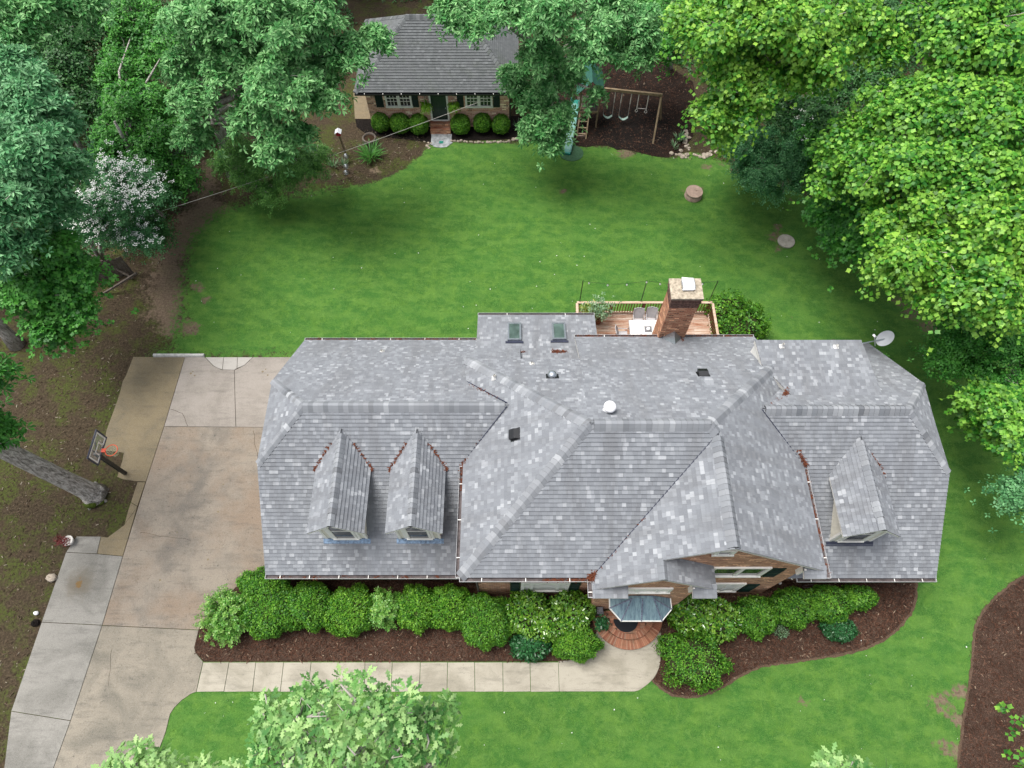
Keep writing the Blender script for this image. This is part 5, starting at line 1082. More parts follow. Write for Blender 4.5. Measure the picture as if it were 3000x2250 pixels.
# ================================================================== PLAY AREA
sw = thing('swing_set', 'wooden A frame swing beam carrying swings over dark mulch', 'swing set', at(1850, 400))
BL, BR_ = at(1745, 258, 2.45), at(1937, 278, 2.45)
b = MB(); b.bar(BL, BR_ + (BR_ - BL).normalized() * .08, .12, .17); b.build('beam', M['timber'], sw)
for fx, fy, tx in ((1912.5, 421, -.08), (1935, 352, .06)):
    b = MB(); b.bar(at(fx, fy), BR_ + Vector((0, tx, -.1)), .1, .1); b.build('leg', M['timber'], sw)
bd = (BR_ - BL).normalized()
def swing(pl, pr, seat, lbl, trap=False):
    a, c = on_y(*pl, 36.0), on_y(*pr, 36.0); fa = (a.x - BL.x) / (BR_.x - BL.x); fc = (c.x - BL.x) / (BR_.x - BL.x); A, Cc = BL.lerp(BR_, fa) - Vector((0, 0, .1)), BL.lerp(BR_, fc) - Vector((0, 0, .1))
    s = at(*seat, .55 if not trap else 1.2); zs = 0.6 if not trap else 1.25; dv = Vector((0, -.12, 0)); root = thing('swing', lbl, 'swing', (A + Cc) / 2, 'swings hanging from the beam')
    sa, sc = Vector((A.x, A.y, zs)) + dv, Vector((Cc.x, Cc.y, zs)) + dv
    for u_, v_ in ((A, sa), (Cc, sc)):
        b = MB(); m_ = u_.lerp(v_, .45); b.tube([u_, m_], .025, 6, 0); b.tube([m_, v_], .013 if not trap else .022, 5, 1 if not trap else 0)
        if trap: b.tube([v_ + Vector((.05, 0, 0)), v_ + Vector((.09, 0, -.12)), v_ + Vector((0, 0, -.2)), v_ + Vector((-.09, 0, -.12)), v_ + Vector((-.05, 0, 0))], .018, 5)
        b.build('chain', [M['potwhite'], M['chain']], root)
    b = MB()
    if trap: b.tube([sa + Vector((0, 0, .12)), sc + Vector((0, 0, .12))], .018, 8, 0); b.build('bar', M['chain'], root)
    else:
        n = 8; P = [sa.lerp(sc, i / n) - Vector((0, 0, .22 * math.sin(PI * i / n))) for i in range(n + 1)]
        for p_, q_ in zip(P[:-1], P[1:]): b.face([p_ + Vector((0, -.09, 0)), q_ + Vector((0, -.09, 0)), q_ + Vector((0, .09, 0)), p_ + Vector((0, .09, 0))]); b.face([p_ + Vector((0, -.09, -.02)), q_ + Vector((0, -.09, -.02)), q_ + Vector((0, -.09, 0)), p_ + Vector((0, -.09, 0))])
        b.build('seat', M['seatgreen'], root)
swing((1778, 266), (1805, 268), (1784, 327), 'pale green belt swing nearest the climbing tower'); swing((1824, 271), (1851, 273), (1829, 331), 'pale green belt swing in the middle of the beam'); swing((1872, 275), (1899, 278), (1879, 309), 'trapeze bar with rings at the right end of the beam', True)
pf = thing('climbing_tower', 'wooden play tower with a green canopy and a ladder', 'play tower', at(1712, 360)); ty0, ty1 = 35.6, 37.0; tx0, tx1 = 4.35, 5.55
for x, y in ((tx0, ty0), (tx1, ty0), (tx0, ty1), (tx1, ty1)):
    b = MB(); b.box(x - .05, x + .05, y - .05, y + .05, 0, 2.9); b.build('post', M['timber'], pf)
b = MB()
for k in range(9): b.box(tx0 - .05, tx1 + .05, ty0 + .16 * k, ty0 + .16 * k + .14, 1.3, 1.34)
b.build('platform', M['greywood'], pf)
b = MB(); b.box(tx0, tx1, ty0 - .09, ty0 - .05, 2.0, 2.1); b.box(tx0, tx1, ty0 - .09, ty0 - .05, 1.2, 1.34); b.box(tx1 + .05, tx1 + .09, ty0, ty1, 1.95, 2.05); b.build('rail', M['timber'], pf)
b = MB(); zr_, xm = 3.7, (tx0 + tx1) / 2; ye0, ye1 = ty0 - .25, ty1 + .5
for s_, xe in ((-1, tx0 - .3), (1, tx1 + .25)):
    P = [(xe, ye0, 2.75), (xm, ye0, zr_), (xm, ye1, zr_), (xe, ye1, 2.75)]; b.face(P); b.face([(x, y, z - .02) for x, y, z in P[::-1]])
b.build('canopy', M['tarp'], pf)
la, lb_, lc, ld = at(1689, 405), at(1716, 407), at(1702, 309, 1.55), at(1729, 309, 1.55); b = MB(); b.bar(la, lc, .09, .07); b.build('ladder_rail', M['timber'], pf); b = MB(); b.bar(lb_, ld, .09, .07); b.build('ladder_rail', M['timber'], pf)
for i in range(5):
    b = MB(); f = .14 + i * .19; b.bar(la.lerp(lc, f), lb_.lerp(ld, f), .08, .04); b.build('rung', M['timber'], pf)
sli = thing('slide', 'teal green plastic slide coming down onto the lawn edge', 'slide', at(1660, 450)); f0, f1_ = at(1659, 448, .12), Vector((4.15, 36.6, 1.42)); b = MB(); dS = Vector(((f1_ - f0).x, (f1_ - f0).y, 0)).normalized(); sdv = Vector((dS.y, -dS.x, 0)); hw = .27; N = 12
ring = []
for i in range(N + 1):
    q = i / N; c = f0.lerp(f1_, q); c.z = .12 + 1.35 * (q ** 1.25 if q < .9 else .9 ** 1.25 + (q - .9) * .4); ring.append((c - sdv * hw + Vector((0, 0, .14)), c - sdv * hw * .86, c + sdv * hw * .86, c + sdv * hw + Vector((0, 0, .14))))
for A, B in zip(ring[:-1], ring[1:]):
    for i in range(3): b.face([A[i], A[i + 1], B[i + 1], B[i]])
    b.face([A[0] - sdv * .03, A[0], B[0], B[0] - sdv * .03]); b.face([A[3], A[3] + sdv * .03, B[3] + sdv * .03, B[3]]); b.face([A[3] + sdv * .03, A[3] + sdv * .03 - Vector((0, 0, .16)), B[3] + sdv * .03 - Vector((0, 0, .16)), B[3] + sdv * .03]); b.face([A[0] - sdv * .03 - Vector((0, 0, .16)), A[0] - sdv * .03, B[0] - sdv * .03, B[0] - sdv * .03 - Vector((0, 0, .16))])
b.obox(f0 + Vector((0, 0, -.03)), sdv, dS, (0, 0, 1), hw, .06, .06); b.build('chute', M['slide'], sli)
b = MB(); c_ = at(1674, 449); b.prism([(c_.x + .78 * math.cos(a * PI / 12), c_.y + .72 * math.sin(a * PI / 12)) for a in range(24)], .0, .03); tag(b.build('ground_mat', M['rubber']), 'round dark green mat on the grass under the foot of the slide', 'mat')
b = MB(); c_ = at(1704, 399); b.box(c_.x - .3, c_.x + .25, c_.y - .12, c_.y + .14, .02, .14); tag(b.build('step_stone', M['lid_a']), 'flat pinkish stone at the foot of the play tower ladder', 'stone')
# irises, daylilies, planter ring, ornaments, birdhouse
def iris(px, py, n, L_, lbl, mat='iris', w=1.6, sp=.25): p = at(px, py); return blades('iris_clump', lbl, 'plant', (p.x, p.y), n, L_, sp, M[mat], None, w, .75)
iris(1990, 412, 42, .62, 'pale green iris clump beside the rocks right of the swing set'); iris(1974, 432, 22, .5, 'small pale iris tuft in front of the larger iris clump'); iris(1518, 378, 26, .6, 'sparse grey green iris at the right end of the outbuilding bed', w=1.0)
iris(977, 487, 26, .55, 'pale iris tuft beside the conifer skirt left of the planter'); iris(1006, 484, 24, .5, 'striped iris tuft beside the glass globes')
p = at(1086, 462); blades('daylily_clump', 'tall clump of narrow green leaves spilling from behind the round planter ring', 'plant', (p.x, p.y), 110, 1.0, .45, M['grassleaf'], None, .9, .55)
p = at(1085, 418); b = MB(); b.lathe(p, [(.38, 0), (.46, .1), (.46, .42), (.40, .5), (.34, .42), (.3, .1)], 24); rt = thing('planter_ring', 'round grey planter pot above the tall daylily leaves', 'planter', p); b.build('rim', M['greywood'], rt, True); b = MB(); b.lathe(p, [(0, .35), (.34, .36)], 20); b.build('soil', M['soil'], rt)
for i, (px, py, w) in enumerate(((1018, 473, 'farthest from the lawn'), (1018, 503, 'in the middle of the row of three'), (1018, 521, 'nearest the lawn'))):
    p = at(px, py); g = thing('garden_globe', 'wire and glass garden globe ' + w, 'garden ornament', p, 'wire globes by the iris tufts'); b = MB(); b.tube([p, p + Vector((0, 0, .4))], .01, 5); b.build('stake', M['black'], g); b = MB(); cc_ = p + Vector((0, 0, .45))
    for k in range(5): 
        a = k * PI / 5; b.tube([cc_ + Vector((math.cos(a) * math.cos(t_), math.sin(a) * math.cos(t_), math.sin(t_))) * .17 for t_ in [j * PI / 8 for j in range(17)]], .008, 4, 0, False)
    b.ball(cc_, .09, .09, .09, 1, 10, 8); b.build('globe', [M['steel'], M['bulb']], g, True)
p = at(1015, 457); bh = thing('birdhouse', 'small birdhouse with a red roof on a pale wooden post', 'birdhouse', p); b = MB(); b.bar(p, p + Vector((-.12, .1, 1.65)), .1, .1); b.build('post', M['timber'], bh); q = p + Vector((-.12, .1, 1.65)); b = MB(); b.box(q.x - .13, q.x + .13, q.y - .13, q.y + .13, q.z, q.z + .24); b.build('box', M['redroof'], bh); b = MB()
for s_ in (-1, 1): b.face([(q.x + s_ * .2, q.y - .2, q.z + .22), (q.x, q.y - .2, q.z + .36), (q.x, q.y + .2, q.z + .36), (q.x + s_ * .2, q.y + .2, q.z + .22)])
b.build('roof', M['dish'], bh)
# septic lids
for px, py, r, h, m, lbl in ((2030, 574, .52, .42, 'lid_a', 'round pinkish concrete riser with a lid standing proud of the rear lawn'), (2302, 709, .50, .12, 'lid_b', 'low round grey concrete lid ringed by bare red soil')):
    p = at(px, py); rt = thing('septic_lid', lbl, 'lid', p); b = MB()
    if h > .2: b.lathe(p, [(r * 1.04, -.02), (r * 1.0, h * .55), (r * .93, h * .6), (r * .93, h - .08)], 28); b.build('riser', M[m], rt, True); b = MB()
    b.lathe(p, [(r, h - .09), (r, h - .01), (r * .97, h), (0, h)], 32); b.ball(p + Vector((.12, .05, h)), .05, .05, .04); b.build('lid', M[m], rt)
# ================================================================== FRONT ENTRANCE
st = thing('entry_steps', 'two semicircular red brick steps at the front door', 'steps', (SC[0], SC[1], 0))
def disc(mb_, c, r, z0, z1, m=0, a0=-180, a1=0): mb_.prism(arc_pts(c, r, a0, a1, 40), z0, z1, m)
def brickring(name, r0, r1, z, n, par):
    b = MB(); 
    for k in range(n):
        a, c = lerp(-178, -2, (k + .06) / n), lerp(-178, -2, (k + .94) / n); P = [(SC[0] + r * math.cos(R(q)), SC[1] + r * math.sin(R(q))) for r, q in ((r0, a), (r1, a), (r1, c), (r0, c))]; b.prism(P, z - .05, z + .004)
    return b.build(name, M['paver'], par)
b = MB(); disc(b, SC, 1.60, 0, .165); b.build('lower_step', M['mulch_edge'], st); brickring('step_bricks', 1.22, 1.62, .17, 58, st)
b = MB(); disc(b, SC, 1.21, .165, .33); b.build('upper_step', M['mulch_edge'], st); brickring('step_bricks', .98, 1.22, .335, 46, st)
b = MB(); yy = 0; 
for r_ in range(9):
    y = SC[1] - .01 - r_ * .105; xw = math.sqrt(max(0, .96 ** 2 - (SC[1] - y) ** 2)); x = -xw + (.1 if r_ % 2 else 0)
    while x < xw - .06: b.box(SC[0] + x, SC[0] + min(x + .195, xw), y - .097, y, .29, .337); x += .205
b.build('landing_bricks', M['paver'], st)
b = MB(); b.prism(arc_pts((5.05, 4.45), .55, -180, 0, 24), .34, .36); tag(b.build('door_mat', M['mat_dark']), 'dark half round door mat on the brick landing under the canopy', 'door mat')
p = Vector((3.95, 4.25, .18)); pl = thing('potted_plant', 'leafy potted plant on the left of the brick front steps', 'potted plant', p); b = MB(); b.lathe(p, [(.0, .0), (.13, 0), (.19, .3), (.15, .31), (0, .28)], 16); b.build('pot', M['potwhite'], pl)
pp, aa, nn, ss = rosettes(np.array(p)[None, :] + rng.normal(0, .11, (60, 3)) + np.array([[0, 0, .5]]), rand_dirs(60, 0) + UP, 5, .14, .3); leaf_mesh('foliage', pp, aa, nn, ss, 'oval', M['deepgreen'], pl, tuple(p))
b = MB(); b.box(3.72, 4.0, 4.6, 4.88, .2, .95); b.box(3.76, 3.96, 4.64, 4.84, .95, 1.1); tag(b.build('pedestal_box', M['lantern']), 'grey box standing beside the front door under the left edge of the canopy', 'box')
# hose hanger right of the house
p = Vector((13.45, 5.98, .55)); b = MB(); b.tube([p + Vector((.3 * math.cos(a * PI / 10), -.12, .3 * math.sin(a * PI / 10) - .1)) for a in range(21)], .018, 5); tag(b.build('garden_hose', M['gutter'], None, True), 'coiled dark hose hanging on the front wall of the right wing', 'hose')
p = Vector((12.05, 5.95, .7)); b = MB(); b.lathe(p, [(0, .08), (.06, .05), (.07, -.03), (.02, -.08)], 10); tag(b.build('wall_tap', M['pipe'], None, True), 'white fitting on the front wall where the two roofs meet', 'fitting')
# satellite dish
p = Vector((16.35, 16.6, rpz(16.6))); ds = thing('satellite_dish', 'light grey oval satellite dish at the rear corner of the right wing roof', 'satellite dish', p); c = at(2594, 992, 3.9); dn = Vector((-.62, -.3, .72)).normalized(); a_ = Vector((0, 0, 1)).cross(dn).normalized(); c2 = dn.cross(a_)
b = MB(); ringp = []
for k, (rr, dd) in enumerate(((0, 0), (.25, .012), (.5, .05), (.72, .1))):
    ringp.append([c + a_ * (rr * .46 * math.cos(q * PI / 14)) + c2 * (rr * .6 * math.sin(q * PI / 14)) + dn * dd for q in range(28)])
for A, B in zip(ringp[:-1], ringp[1:]):
    for q in range(28): b.face([A[q], B[q], B[(q + 1) % 28], A[(q + 1) % 28]] if A[0] != A[7] else [A[q], B[q], B[(q + 1) % 28]])
b.build('dish', M['dish'], ds, True)
b = MB(); b.tube([p - Vector((0, 0, .05)), p + Vector((0, 0, .35)), c - dn * .04], .03, 7); b.build('mast', M['steel'], ds)
fp = at(2562, 984, 4.3); b = MB(); b.tube([c - c2 * .55, fp], .022, 6); b.build('arm', M['dish'], ds); b = MB(); b.obox(fp, dn, a_, c2, .1, .07, .05); b.build('receiver', M['whitemetal'], ds)
# ================================================================== REAR DECK
dk = thing('deck', 'weathered red brown board deck with railing behind the house', 'deck', (7, 18.5, 0)); dz = .95; dx0, dx1, dy0, dy1 = 3.45, 10.65, 16.4, 20.2
b = MB(); k = 0; y = dy0
while y < dy1 - .05:
    x = dx0
    rsx = random.Random(k)
    while x < dx1 - .01: L_ = rsx.uniform(2.2, 4.5); b.box(x, min(x + L_ - .008, dx1), y, y + .142, dz - .035, dz); x += L_
    y += .15; k += 1
b.build('deck_boards', M['deck'], dk)
b = MB()
for x in (dx0 + .1, 5.3, 7.1, 8.9, dx1 - .1): b.box(x - .06, x + .06, dy1 - .15, dy1 - .03, 0, dz - .04)
b.box(dx0, dx1, dy1 - .04, dy1, dz - .25, dz - .04); b.build('deck_frame', M['reddeck'], dk)
rz = 1.98
def railrun(p, q, posts, n):
    p, q = Vector(p), Vector(q); b = MB(); b.bar(p + Vector((0, 0, rz)), q + Vector((0, 0, rz)), .13, .035); b.build('top_rail', M['rail'], dk); b = MB(); b.bar(p + Vector((0, 0, dz + .12)), q + Vector((0, 0, dz + .12)), .09, .05); b.build('bottom_rail', M['rail'], dk)
    for f in posts:
        b = MB(); c = p.lerp(q, f); b.box(c.x - .05, c.x + .05, c.y - .05, c.y + .05, dz - .3, rz - .02); b.build('rail_post', M['reddeck'], dk)
    for i in range(n):
        c = p.lerp(q, (i + .5) / n); 
        if min(abs((i + .5) / n - f) for f in posts) * (q - p).length < .07: continue
        b = MB(); b.box(c.x - .02, c.x + .02, c.y - .02, c.y + .02, dz + .14, rz - .02); b.build('baluster', M['reddeck'], dk)
railrun((dx0, dy1 + .05, 0), (dx1, dy1 + .05, 0), (.01, .26, .5, .75, .99), 50); railrun((dx1, dy0 + 1.2, 0), (dx1, dy1, 0), (.02,), 17); railrun((dx0, dy1, 0), (dx0 - .02, dy1 - 1.1, 0), (.98,), 8)
tb = thing('patio_table', 'rectangular patio table with white tile top and a grey centre tile on the deck', 'table', (7.1, 18.75, dz)); tx, tyy, tz = 6.2, 18.2, dz + .72; b = MB(); tw, th = 1.9 / 5, 1.12 / 3
for i in range(5):
    for j in range(3): b.box(tx + i * tw + .006, tx + (i + 1) * tw - .006, tyy + j * th + .006, tyy + (j + 1) * th - .006, tz, tz + .02, 1 if (i, j) == (2, 1) else 0)
b.build('tile_top', [M['tile'], M['tilegrey']], tb); b = MB(); b.box(tx - .03, tx + 1.93, tyy - .03, tyy + 1.15, tz - .05, tz - .003); b.build('table_frame', M['mesh_grey'], tb)
for x, y in ((.08, .08), (1.82, .08), (.08, 1.04), (1.82, 1.04)):
    b = MB(); b.bar((tx + x, tyy + y, dz), (tx + x, tyy + y, tz - .05), .05, .05); b.build('leg', M['mesh_grey'], tb)
b = MB(); b.lathe((tx + .95, tyy + .56, tz + .02), [(.09, 0), (.1, .06), (.05, .1), (0, .1)], 16); tag(b.build('umbrella_hole_cap', M['whitemetal'], None, True), 'white round cap on the grey centre tile of the patio table', 'cap')
def chair(x, y, rot, lbl):
    r = thing('patio_chair', lbl, 'chair', (x, y, dz), 'sling chairs round the patio table'); ca, sa = math.cos(rot), math.sin(rot); W = lambda a, c, z: Vector((x + a * ca - c * sa, y + a * sa + c * ca, dz + z))
    b = MB(); b.face([W(-.25, -.24, .42), W(.25, -.24, .42), W(.25, .2, .39), W(-.25, .2, .39)]); b.face([W(-.25, -.24, .4), W(-.25, .2, .37), W(.25, .2, .37), W(.25, -.24, .4)]); b.build('seat', M['mesh_grey'], r)
    b = MB(); P = [(-.26, .42), (-.13, .45), (0, .46), (.13, .45), (.26, .42)]
    for (a, c), (a2, c3) in zip(P[:-1], P[1:]): b.face([W(a, .21, .4), W(a2, .21, .4), W(a2, c3, .98), W(a, c, .98)]); b.face([W(a, .23, .4), W(a, c + .02, .98), W(a2, c3 + .02, .98), W(a2, .23, .4)])
    b.build('backrest', M['mesh_grey'], r)
    for s_ in (-1, 1):
        b = MB(); b.tube([W(s_ * .28, -.24, 0), W(s_ * .28, -.22, .6), W(s_ * .29, .28, .63), W(s_ * .27, .43, 1.0), W(0, .48, 1.02)], .02, 6); b.tube([W(s_ * .28, .3, 0), W(s_ * .28, .22, .4)], .018, 6); b.build('arm_frame', M['mesh_grey'], r)
chair(6.75, 19.45, 0, 'grey sling chair on the far side of the patio table, left of the pair'); chair(7.42, 19.5, -.1, 'grey sling chair on the far side of the patio table, nearest the chimney'); chair(5.85, 18.6, PI / 2, 'grey sling chair alone at the left end of the patio table')
def deckpot(px, py, h, mat, lbl, n=90, sz=.14, spread=.28):
    p = at(px, py, dz); r = thing('potted_plant', lbl, 'potted plant', p); b = MB(); b.lathe(p, [(0, 0), (.17, 0), (.24, .38), (.2, .39), (0, .34)], 18); b.build('pot', M['terracotta'], r); c = np.array(p)[None, :] + rng.normal(0, 1, (n, 3)) * np.array([[spread, spread * .8, h * .3]]) + np.array([[0, 0, h]])
    P, A, N_, S_ = rosettes(c, rand_dirs(n, 0) + UP, 5, sz, .3); leaf_mesh('foliage', P, A, N_, S_, 'oval', M[mat], r, tuple(p)); b = MB()
    for k in range(8): b.tube([p + Vector((0, 0, .3)), Vector(c[k])], [.012, .006], 4)
    b.build('stem', M['twig'], r)
deckpot(1722, 938, .75, 'yellowleaf', 'yellow green variegated plant in a pot at the left corner of the deck'); deckpot(1750, 944, 1.25, 'greyleaf', 'taller grey green plant in a terracotta pot beside the rear wing roof', 110, .13, .32)
# string lights
sl2 = thing('string_lights', 'string of clear bulbs hung between thin poles above the deck railing', 'string lights', (7, 20.3, rz)); pz = rz + 1.85; xs = [3.6, 6.85, 10.45]
for x in xs:
    b = MB(); b.tube([(x, 20.3, dz - .2), (x, 20.3, pz)], .022, 6); b.build('pole', M['black'], sl2)
b = MB(); pts = []
for x0, x1 in ((xs[0], xs[1]), (xs[1], xs[2])):
    for i in range(11): q = i / 10; pts.append(Vector((lerp(x0, x1, q), 20.3, pz - .28 * math.sin(PI * q))))
b.tube(pts, .008, 4); b.build('wire', M['black'], sl2)
for q in pts[1::3]:
    b = MB(); b.tube([q, q - Vector((0, 0, .07))], .016, 6, 0); b.ball(q - Vector((0, 0, .12)), .045, .045, .055, 1, 10, 8); b.build('bulb', [M['black'], M['bulb']], sl2, True)
# ================================================================== BASKETBALL HOOP
bb = thing('basketball_hoop', 'black pole basketball hoop with clear backboard and orange rim by the driveway', 'basketball hoop', (-19.17, 11.38, 0))
b = MB(); b.bar((-19.17, 11.38, 0), (-19.17, 11.38, 2.75), .15, .15); b.build('pole', M['black'], bb); bxp, by0, by1, bz0, bz1 = -18.76, 10.72, 12.12, 2.88, 3.78
b = MB()
for y in (11.2, 11.6): b.bar((-19.17, 11.4, 2.6), (bxp - .04, y, 3.5), .05, .05); b.bar((-19.17, 11.4, 2.2), (bxp - .04, y, 3.0), .05, .05)
b.build('arm', M['black'], bb)
b = MB(); b.box(bxp - .02, bxp, by0 + .05, by1 - .05, bz0 + .05, bz1 - .05); bo = b.build('backboard', M['acrylic'], bb)
b = MB(); w = .05; x0, x1 = bxp - .035, bxp + .02
for (a0, a1, c0, c1) in ((by0, by1, bz0, bz0 + w), (by0, by1, bz1 - w, bz1), (by0, by0 + w, bz0 + w, bz1 - w), (by1 - w, by1, bz0 + w, bz1 - w)): b.box(x0, x1, a0, a1, c0, c1)
b.build('backboard_frame', M['navy'], bo); b = MB(); w = .062; x0, x1 = bxp + .003, bxp + .01
for (ya, yb_, za, zb_) in ((by0 + .08, by1 - .08, bz0 + .08, bz1 - .08), (11.14, 11.7, bz0 + .085, bz0 + .5)):
    for (a0, a1, c0, c1) in ((ya, yb_, za, za + w), (ya, yb_, zb_ - w, zb_), (ya, ya + w, za + w, zb_ - w), (yb_ - w, yb_, za + w, zb_ - w)): b.box(x0, x1, a0, a1, c0, c1)
b.build('backboard_lines', M['white'], bo)
rc = Vector((-18.30, 11.42, 3.0)); b = MB(); b.tube([rc + Vector((.27 * math.cos(a * PI / 14), .27 * math.sin(a * PI / 14), 0)) for a in range(29)], .017, 7, 0, False); b.box(bxp + .005, rc.x - .26, rc.y - .09, rc.y + .09, rc.z - .02, rc.z + .015); rm = b.build('rim', M['orange'], bb)
b = MB()
for k in range(12):
    for s_ in (-1, 1):
        P = [rc + Vector((r * math.cos(k * PI / 6 + s_ * d), r * math.sin(k * PI / 6 + s_ * d), -z)) for r, d, z in ((.26, 0, 0), (.22, .26, .13), (.17, .52, .26), (.13, .78, .4))]; b.tube(P, .009, 3, 0, False)
b.build('net', M['net'], rm)
# parking curb, pot, stones, bottle
a, c = at(452, 1043), at(600, 1043); b = MB(); b.face([(a.x, a.y - .1, 0), (c.x, c.y - .1, 0), (c.x, c.y - .06, .16), (a.x, a.y - .06, .16)]); b.face([(a.x, a.y - .06, .16), (c.x, c.y - .06, .16), (c.x, c.y + .06, .16), (a.x, a.y + .06, .16)]); b.face([(a.x, a.y + .06, .16), (c.x, c.y + .06, .16), (c.x, c.y + .1, 0), (a.x, a.y + .1, 0)]); b.face([(a.x, a.y - .1, 0), (a.x, a.y - .06, .16), (a.x, a.y + .06, .16), (a.x, a.y + .1, 0)]); b.face([(c.x, c.y - .1, 0), (c.x, c.y + .1, 0), (c.x, c.y + .06, .16), (c.x, c.y - .06, .16)])
tag(b.build('parking_curb', M['curb']), 'pale concrete parking curb along the rear edge of the driveway', 'parking curb')
p = at(209, 1588); r = thing('potted_plant', 'dark red plant in a round white pot at the left driveway corner', 'potted plant', p); b = MB(); b.lathe(p, [(0, .02), (.16, 0), (.24, .3), (.2, .3), (.17, .25), (0, .24)], 22); b.build('pot', M['potwhite'], r, True); P, A, N_, S_ = rosettes(np.array(p)[None, :] + rng.normal(0, 1, (30, 3)) * np.array([[.2, .12, .05]]) + np.array([[-.16, -.05, .33]]), rand_dirs(30, 0) + UP, 5, .09, .3); leaf_mesh('foliage', P, A, N_, S_, 'oval', M['red_leaf'], r, tuple(p))
p = at(154, 1694); o_ = rock(p.x, p.y, .26, 'tan rounded rock beside the grey slabs at the left edge of the driveway', None); p = at(109, 1797); b = MB(); b.ball((p.x, p.y, .08), .12, .09, .08, 0, 10, 7, .1, rs); tag(b.build('pale_stone', M['whitemetal'], None), 'small whitish stone left of the driveway in the leaf litter', 'stone')
p = at(106, 1826); b = MB(); b.ball((p.x, p.y, .06), .2, .16, .1, 0, 10, 7, .15, rs); tag(b.build('dark_stone', M['mulch_black'], None), 'dark stone against the left edge of the driveway', 'stone')
# overhead cable
A, B = at(443, 628, 3.0), Vector((wx1, SY + .3, 2.6)); b = MB(); b.tube([A.lerp(B, i / 24) - Vector((0, 0, .25 * math.sin(PI * i / 24))) for i in range(25)], .012, 5); tag(b.build('overhead_cable', M['cable']), 'thin pale cable strung from the flowering tree across to the brick outbuilding', 'cable')
# leaning fence remnants under the left trees
fn = thing('wooden_fence', 'old grey plank fence section with leaning timber braces under the left trees', 'fence', at(290, 800))
fp0, fp1 = at(226, 840), at(395, 800); u_ = (fp1 - fp0).normalized(); L_ = (fp1 - fp0).length
for i in range(int(L_ / .16)):
    q = fp0 + u_ * (i * .16 + .07); b = MB(); b.obox(q + Vector((0, 0, .75)), u_, Vector((0, 0, 1)), Vector((u_.y, -u_.x, 0)), .07, .75 + .05 * math.sin(i * 2.1), .012); b.build('plank', M['greywood'], fn)
for (x0, y0, x1, y1, z0, z1) in ((262, 848, 225, 810, 0, 1.4), (328, 842, 268, 775, 0, 1.6), (388, 815, 260, 745, .2, 1.5), (300, 862, 400, 800, .1, 1.2)):
    b = MB(); b.bar(at(x0, y0, z0), at(x1, y1, z1), .1, .1); b.build('brace', M['greywood'], fn)
print('objects done')
# ================================================================== SHRUBS
K = 62.0
def sh(lbl, blobs, kind='oval', mat='holly', leaf=.085, h=.85, rough=.10, cover=2.5, grp='bushes in the front beds', name='bush'):
    bl = []
    for px, py, rx, ry in blobs:
        p = at(px, py, h); bl.append((p.x, p.y, h * .95, rx * (1.1 if len(blobs) < 3 and 45 < rx < 75 else 1) / K, ry / 69.0, h)); 
    return shrub(name, lbl, 'bush', bl, kind, M[mat], grp, leaf, cover, rough)
sh('large clipped green bush at the left corner of the garage wing', [(772, 1712, 62, 44), (800, 1785, 70, 78)])
sh('clipped green bush right of the corner bush, under the garage gutter', [(905, 1775, 60, 68)])
sh('clipped green bush left of the second spiky shrub', [(1027, 1788, 62, 70)], mat='box')
sh('clipped green bush right of the second spiky shrub', [(1222, 1780, 50, 66)], mat='box')
sh('rounded green bush, next but one left of the large glossy bush', [(1318, 1780, 52, 64)], mat='box')
sh('tall oval clipped bush left of the large glossy bush', [(1423, 1818, 64, 76)], mat='holly', leaf=.075)
sh('large glossy leaved bush under the window left of the front door', [(1545, 1795, 62, 66), (1672, 1792, 60, 62), (1610, 1830, 62, 44)], mat='glossy', leaf=.14, cover=2.3, rough=.1)
sh('small deep green low bush in front of the large glossy bush', [(1553, 1893, 47, 38)], mat='deepgreen', leaf=.15, h=.5, rough=.08)
sh('bright ball shaped bush left of the curved front path', [(1686, 1882, 58, 50)], mat='box', leaf=.07, h=.7)
sh('glossy leaved bush right of the front steps', [(2030, 1800, 58, 58), (2100, 1815, 62, 60)], mat='glossy', leaf=.14, cover=2.3, rough=.1)
sh('loose bushy green shrub at the tip of the side bed by the curved path', [(2030, 1935, 80, 74), (1965, 1885, 30, 24)], mat='holly', leaf=.09, cover=1.7, rough=.17)
sh('green bush just right of the glossy bush by the steps', [(2213, 1805, 50, 58)])
sh('wide hedge like bush under the gable, left lobe widest', [(2320, 1780, 58, 54), (2420, 1770, 60, 52)])
sh('small rounded bush at the right end of the wide hedge', [(2509, 1750, 46, 34)], h=.7)
sh('dark green small bush in front of the wide hedge', [(2458, 1843, 44, 35)], mat='deepgreen', leaf=.08, h=.5)
sh('tiny pale shrub alone in the mulch before the wide hedge', [(2291, 1855, 15, 13), (2284, 1838, 8, 10)], mat='greyleaf', leaf=.06, h=.25, rough=.3, cover=1.2)
p = at(662, 1800, .8); spiky('bush', 'spiky light green shrub at the driveway end of the front bed', 'bush', (p.x, p.y), 1.25, 1.5, M['spiky'], 'bushes in the front beds', 150)
p = at(1129, 1780, .9); spiky('bush', 'second spiky light green shrub among the clipped bushes', 'bush', (p.x, p.y), .85, 1.75, M['spiky'], 'bushes in the front beds', 120)
p = at(2135, 925, 1.0); q = at(2170, 968, 1.0); shrub('bush', 'tall bright green leafy bush at the right end of the deck', 'bush', [(p.x - .2, p.y, 1.2, 1.0, .9, 1.25), (q.x - .1, q.y, 1.0, 1.45, 1.0, 1.1), (p.x + .9, p.y - .1, .9, .8, .8, 1.0)], 'oval', M['holly'], None, .13, 1.6, .2)
p = at(2390, 1700); blades('hosta', 'low green tuft behind the wide hedge near the wall', 'plant', (p.x, p.y), 20, .3, .1, M['grassleaf'])
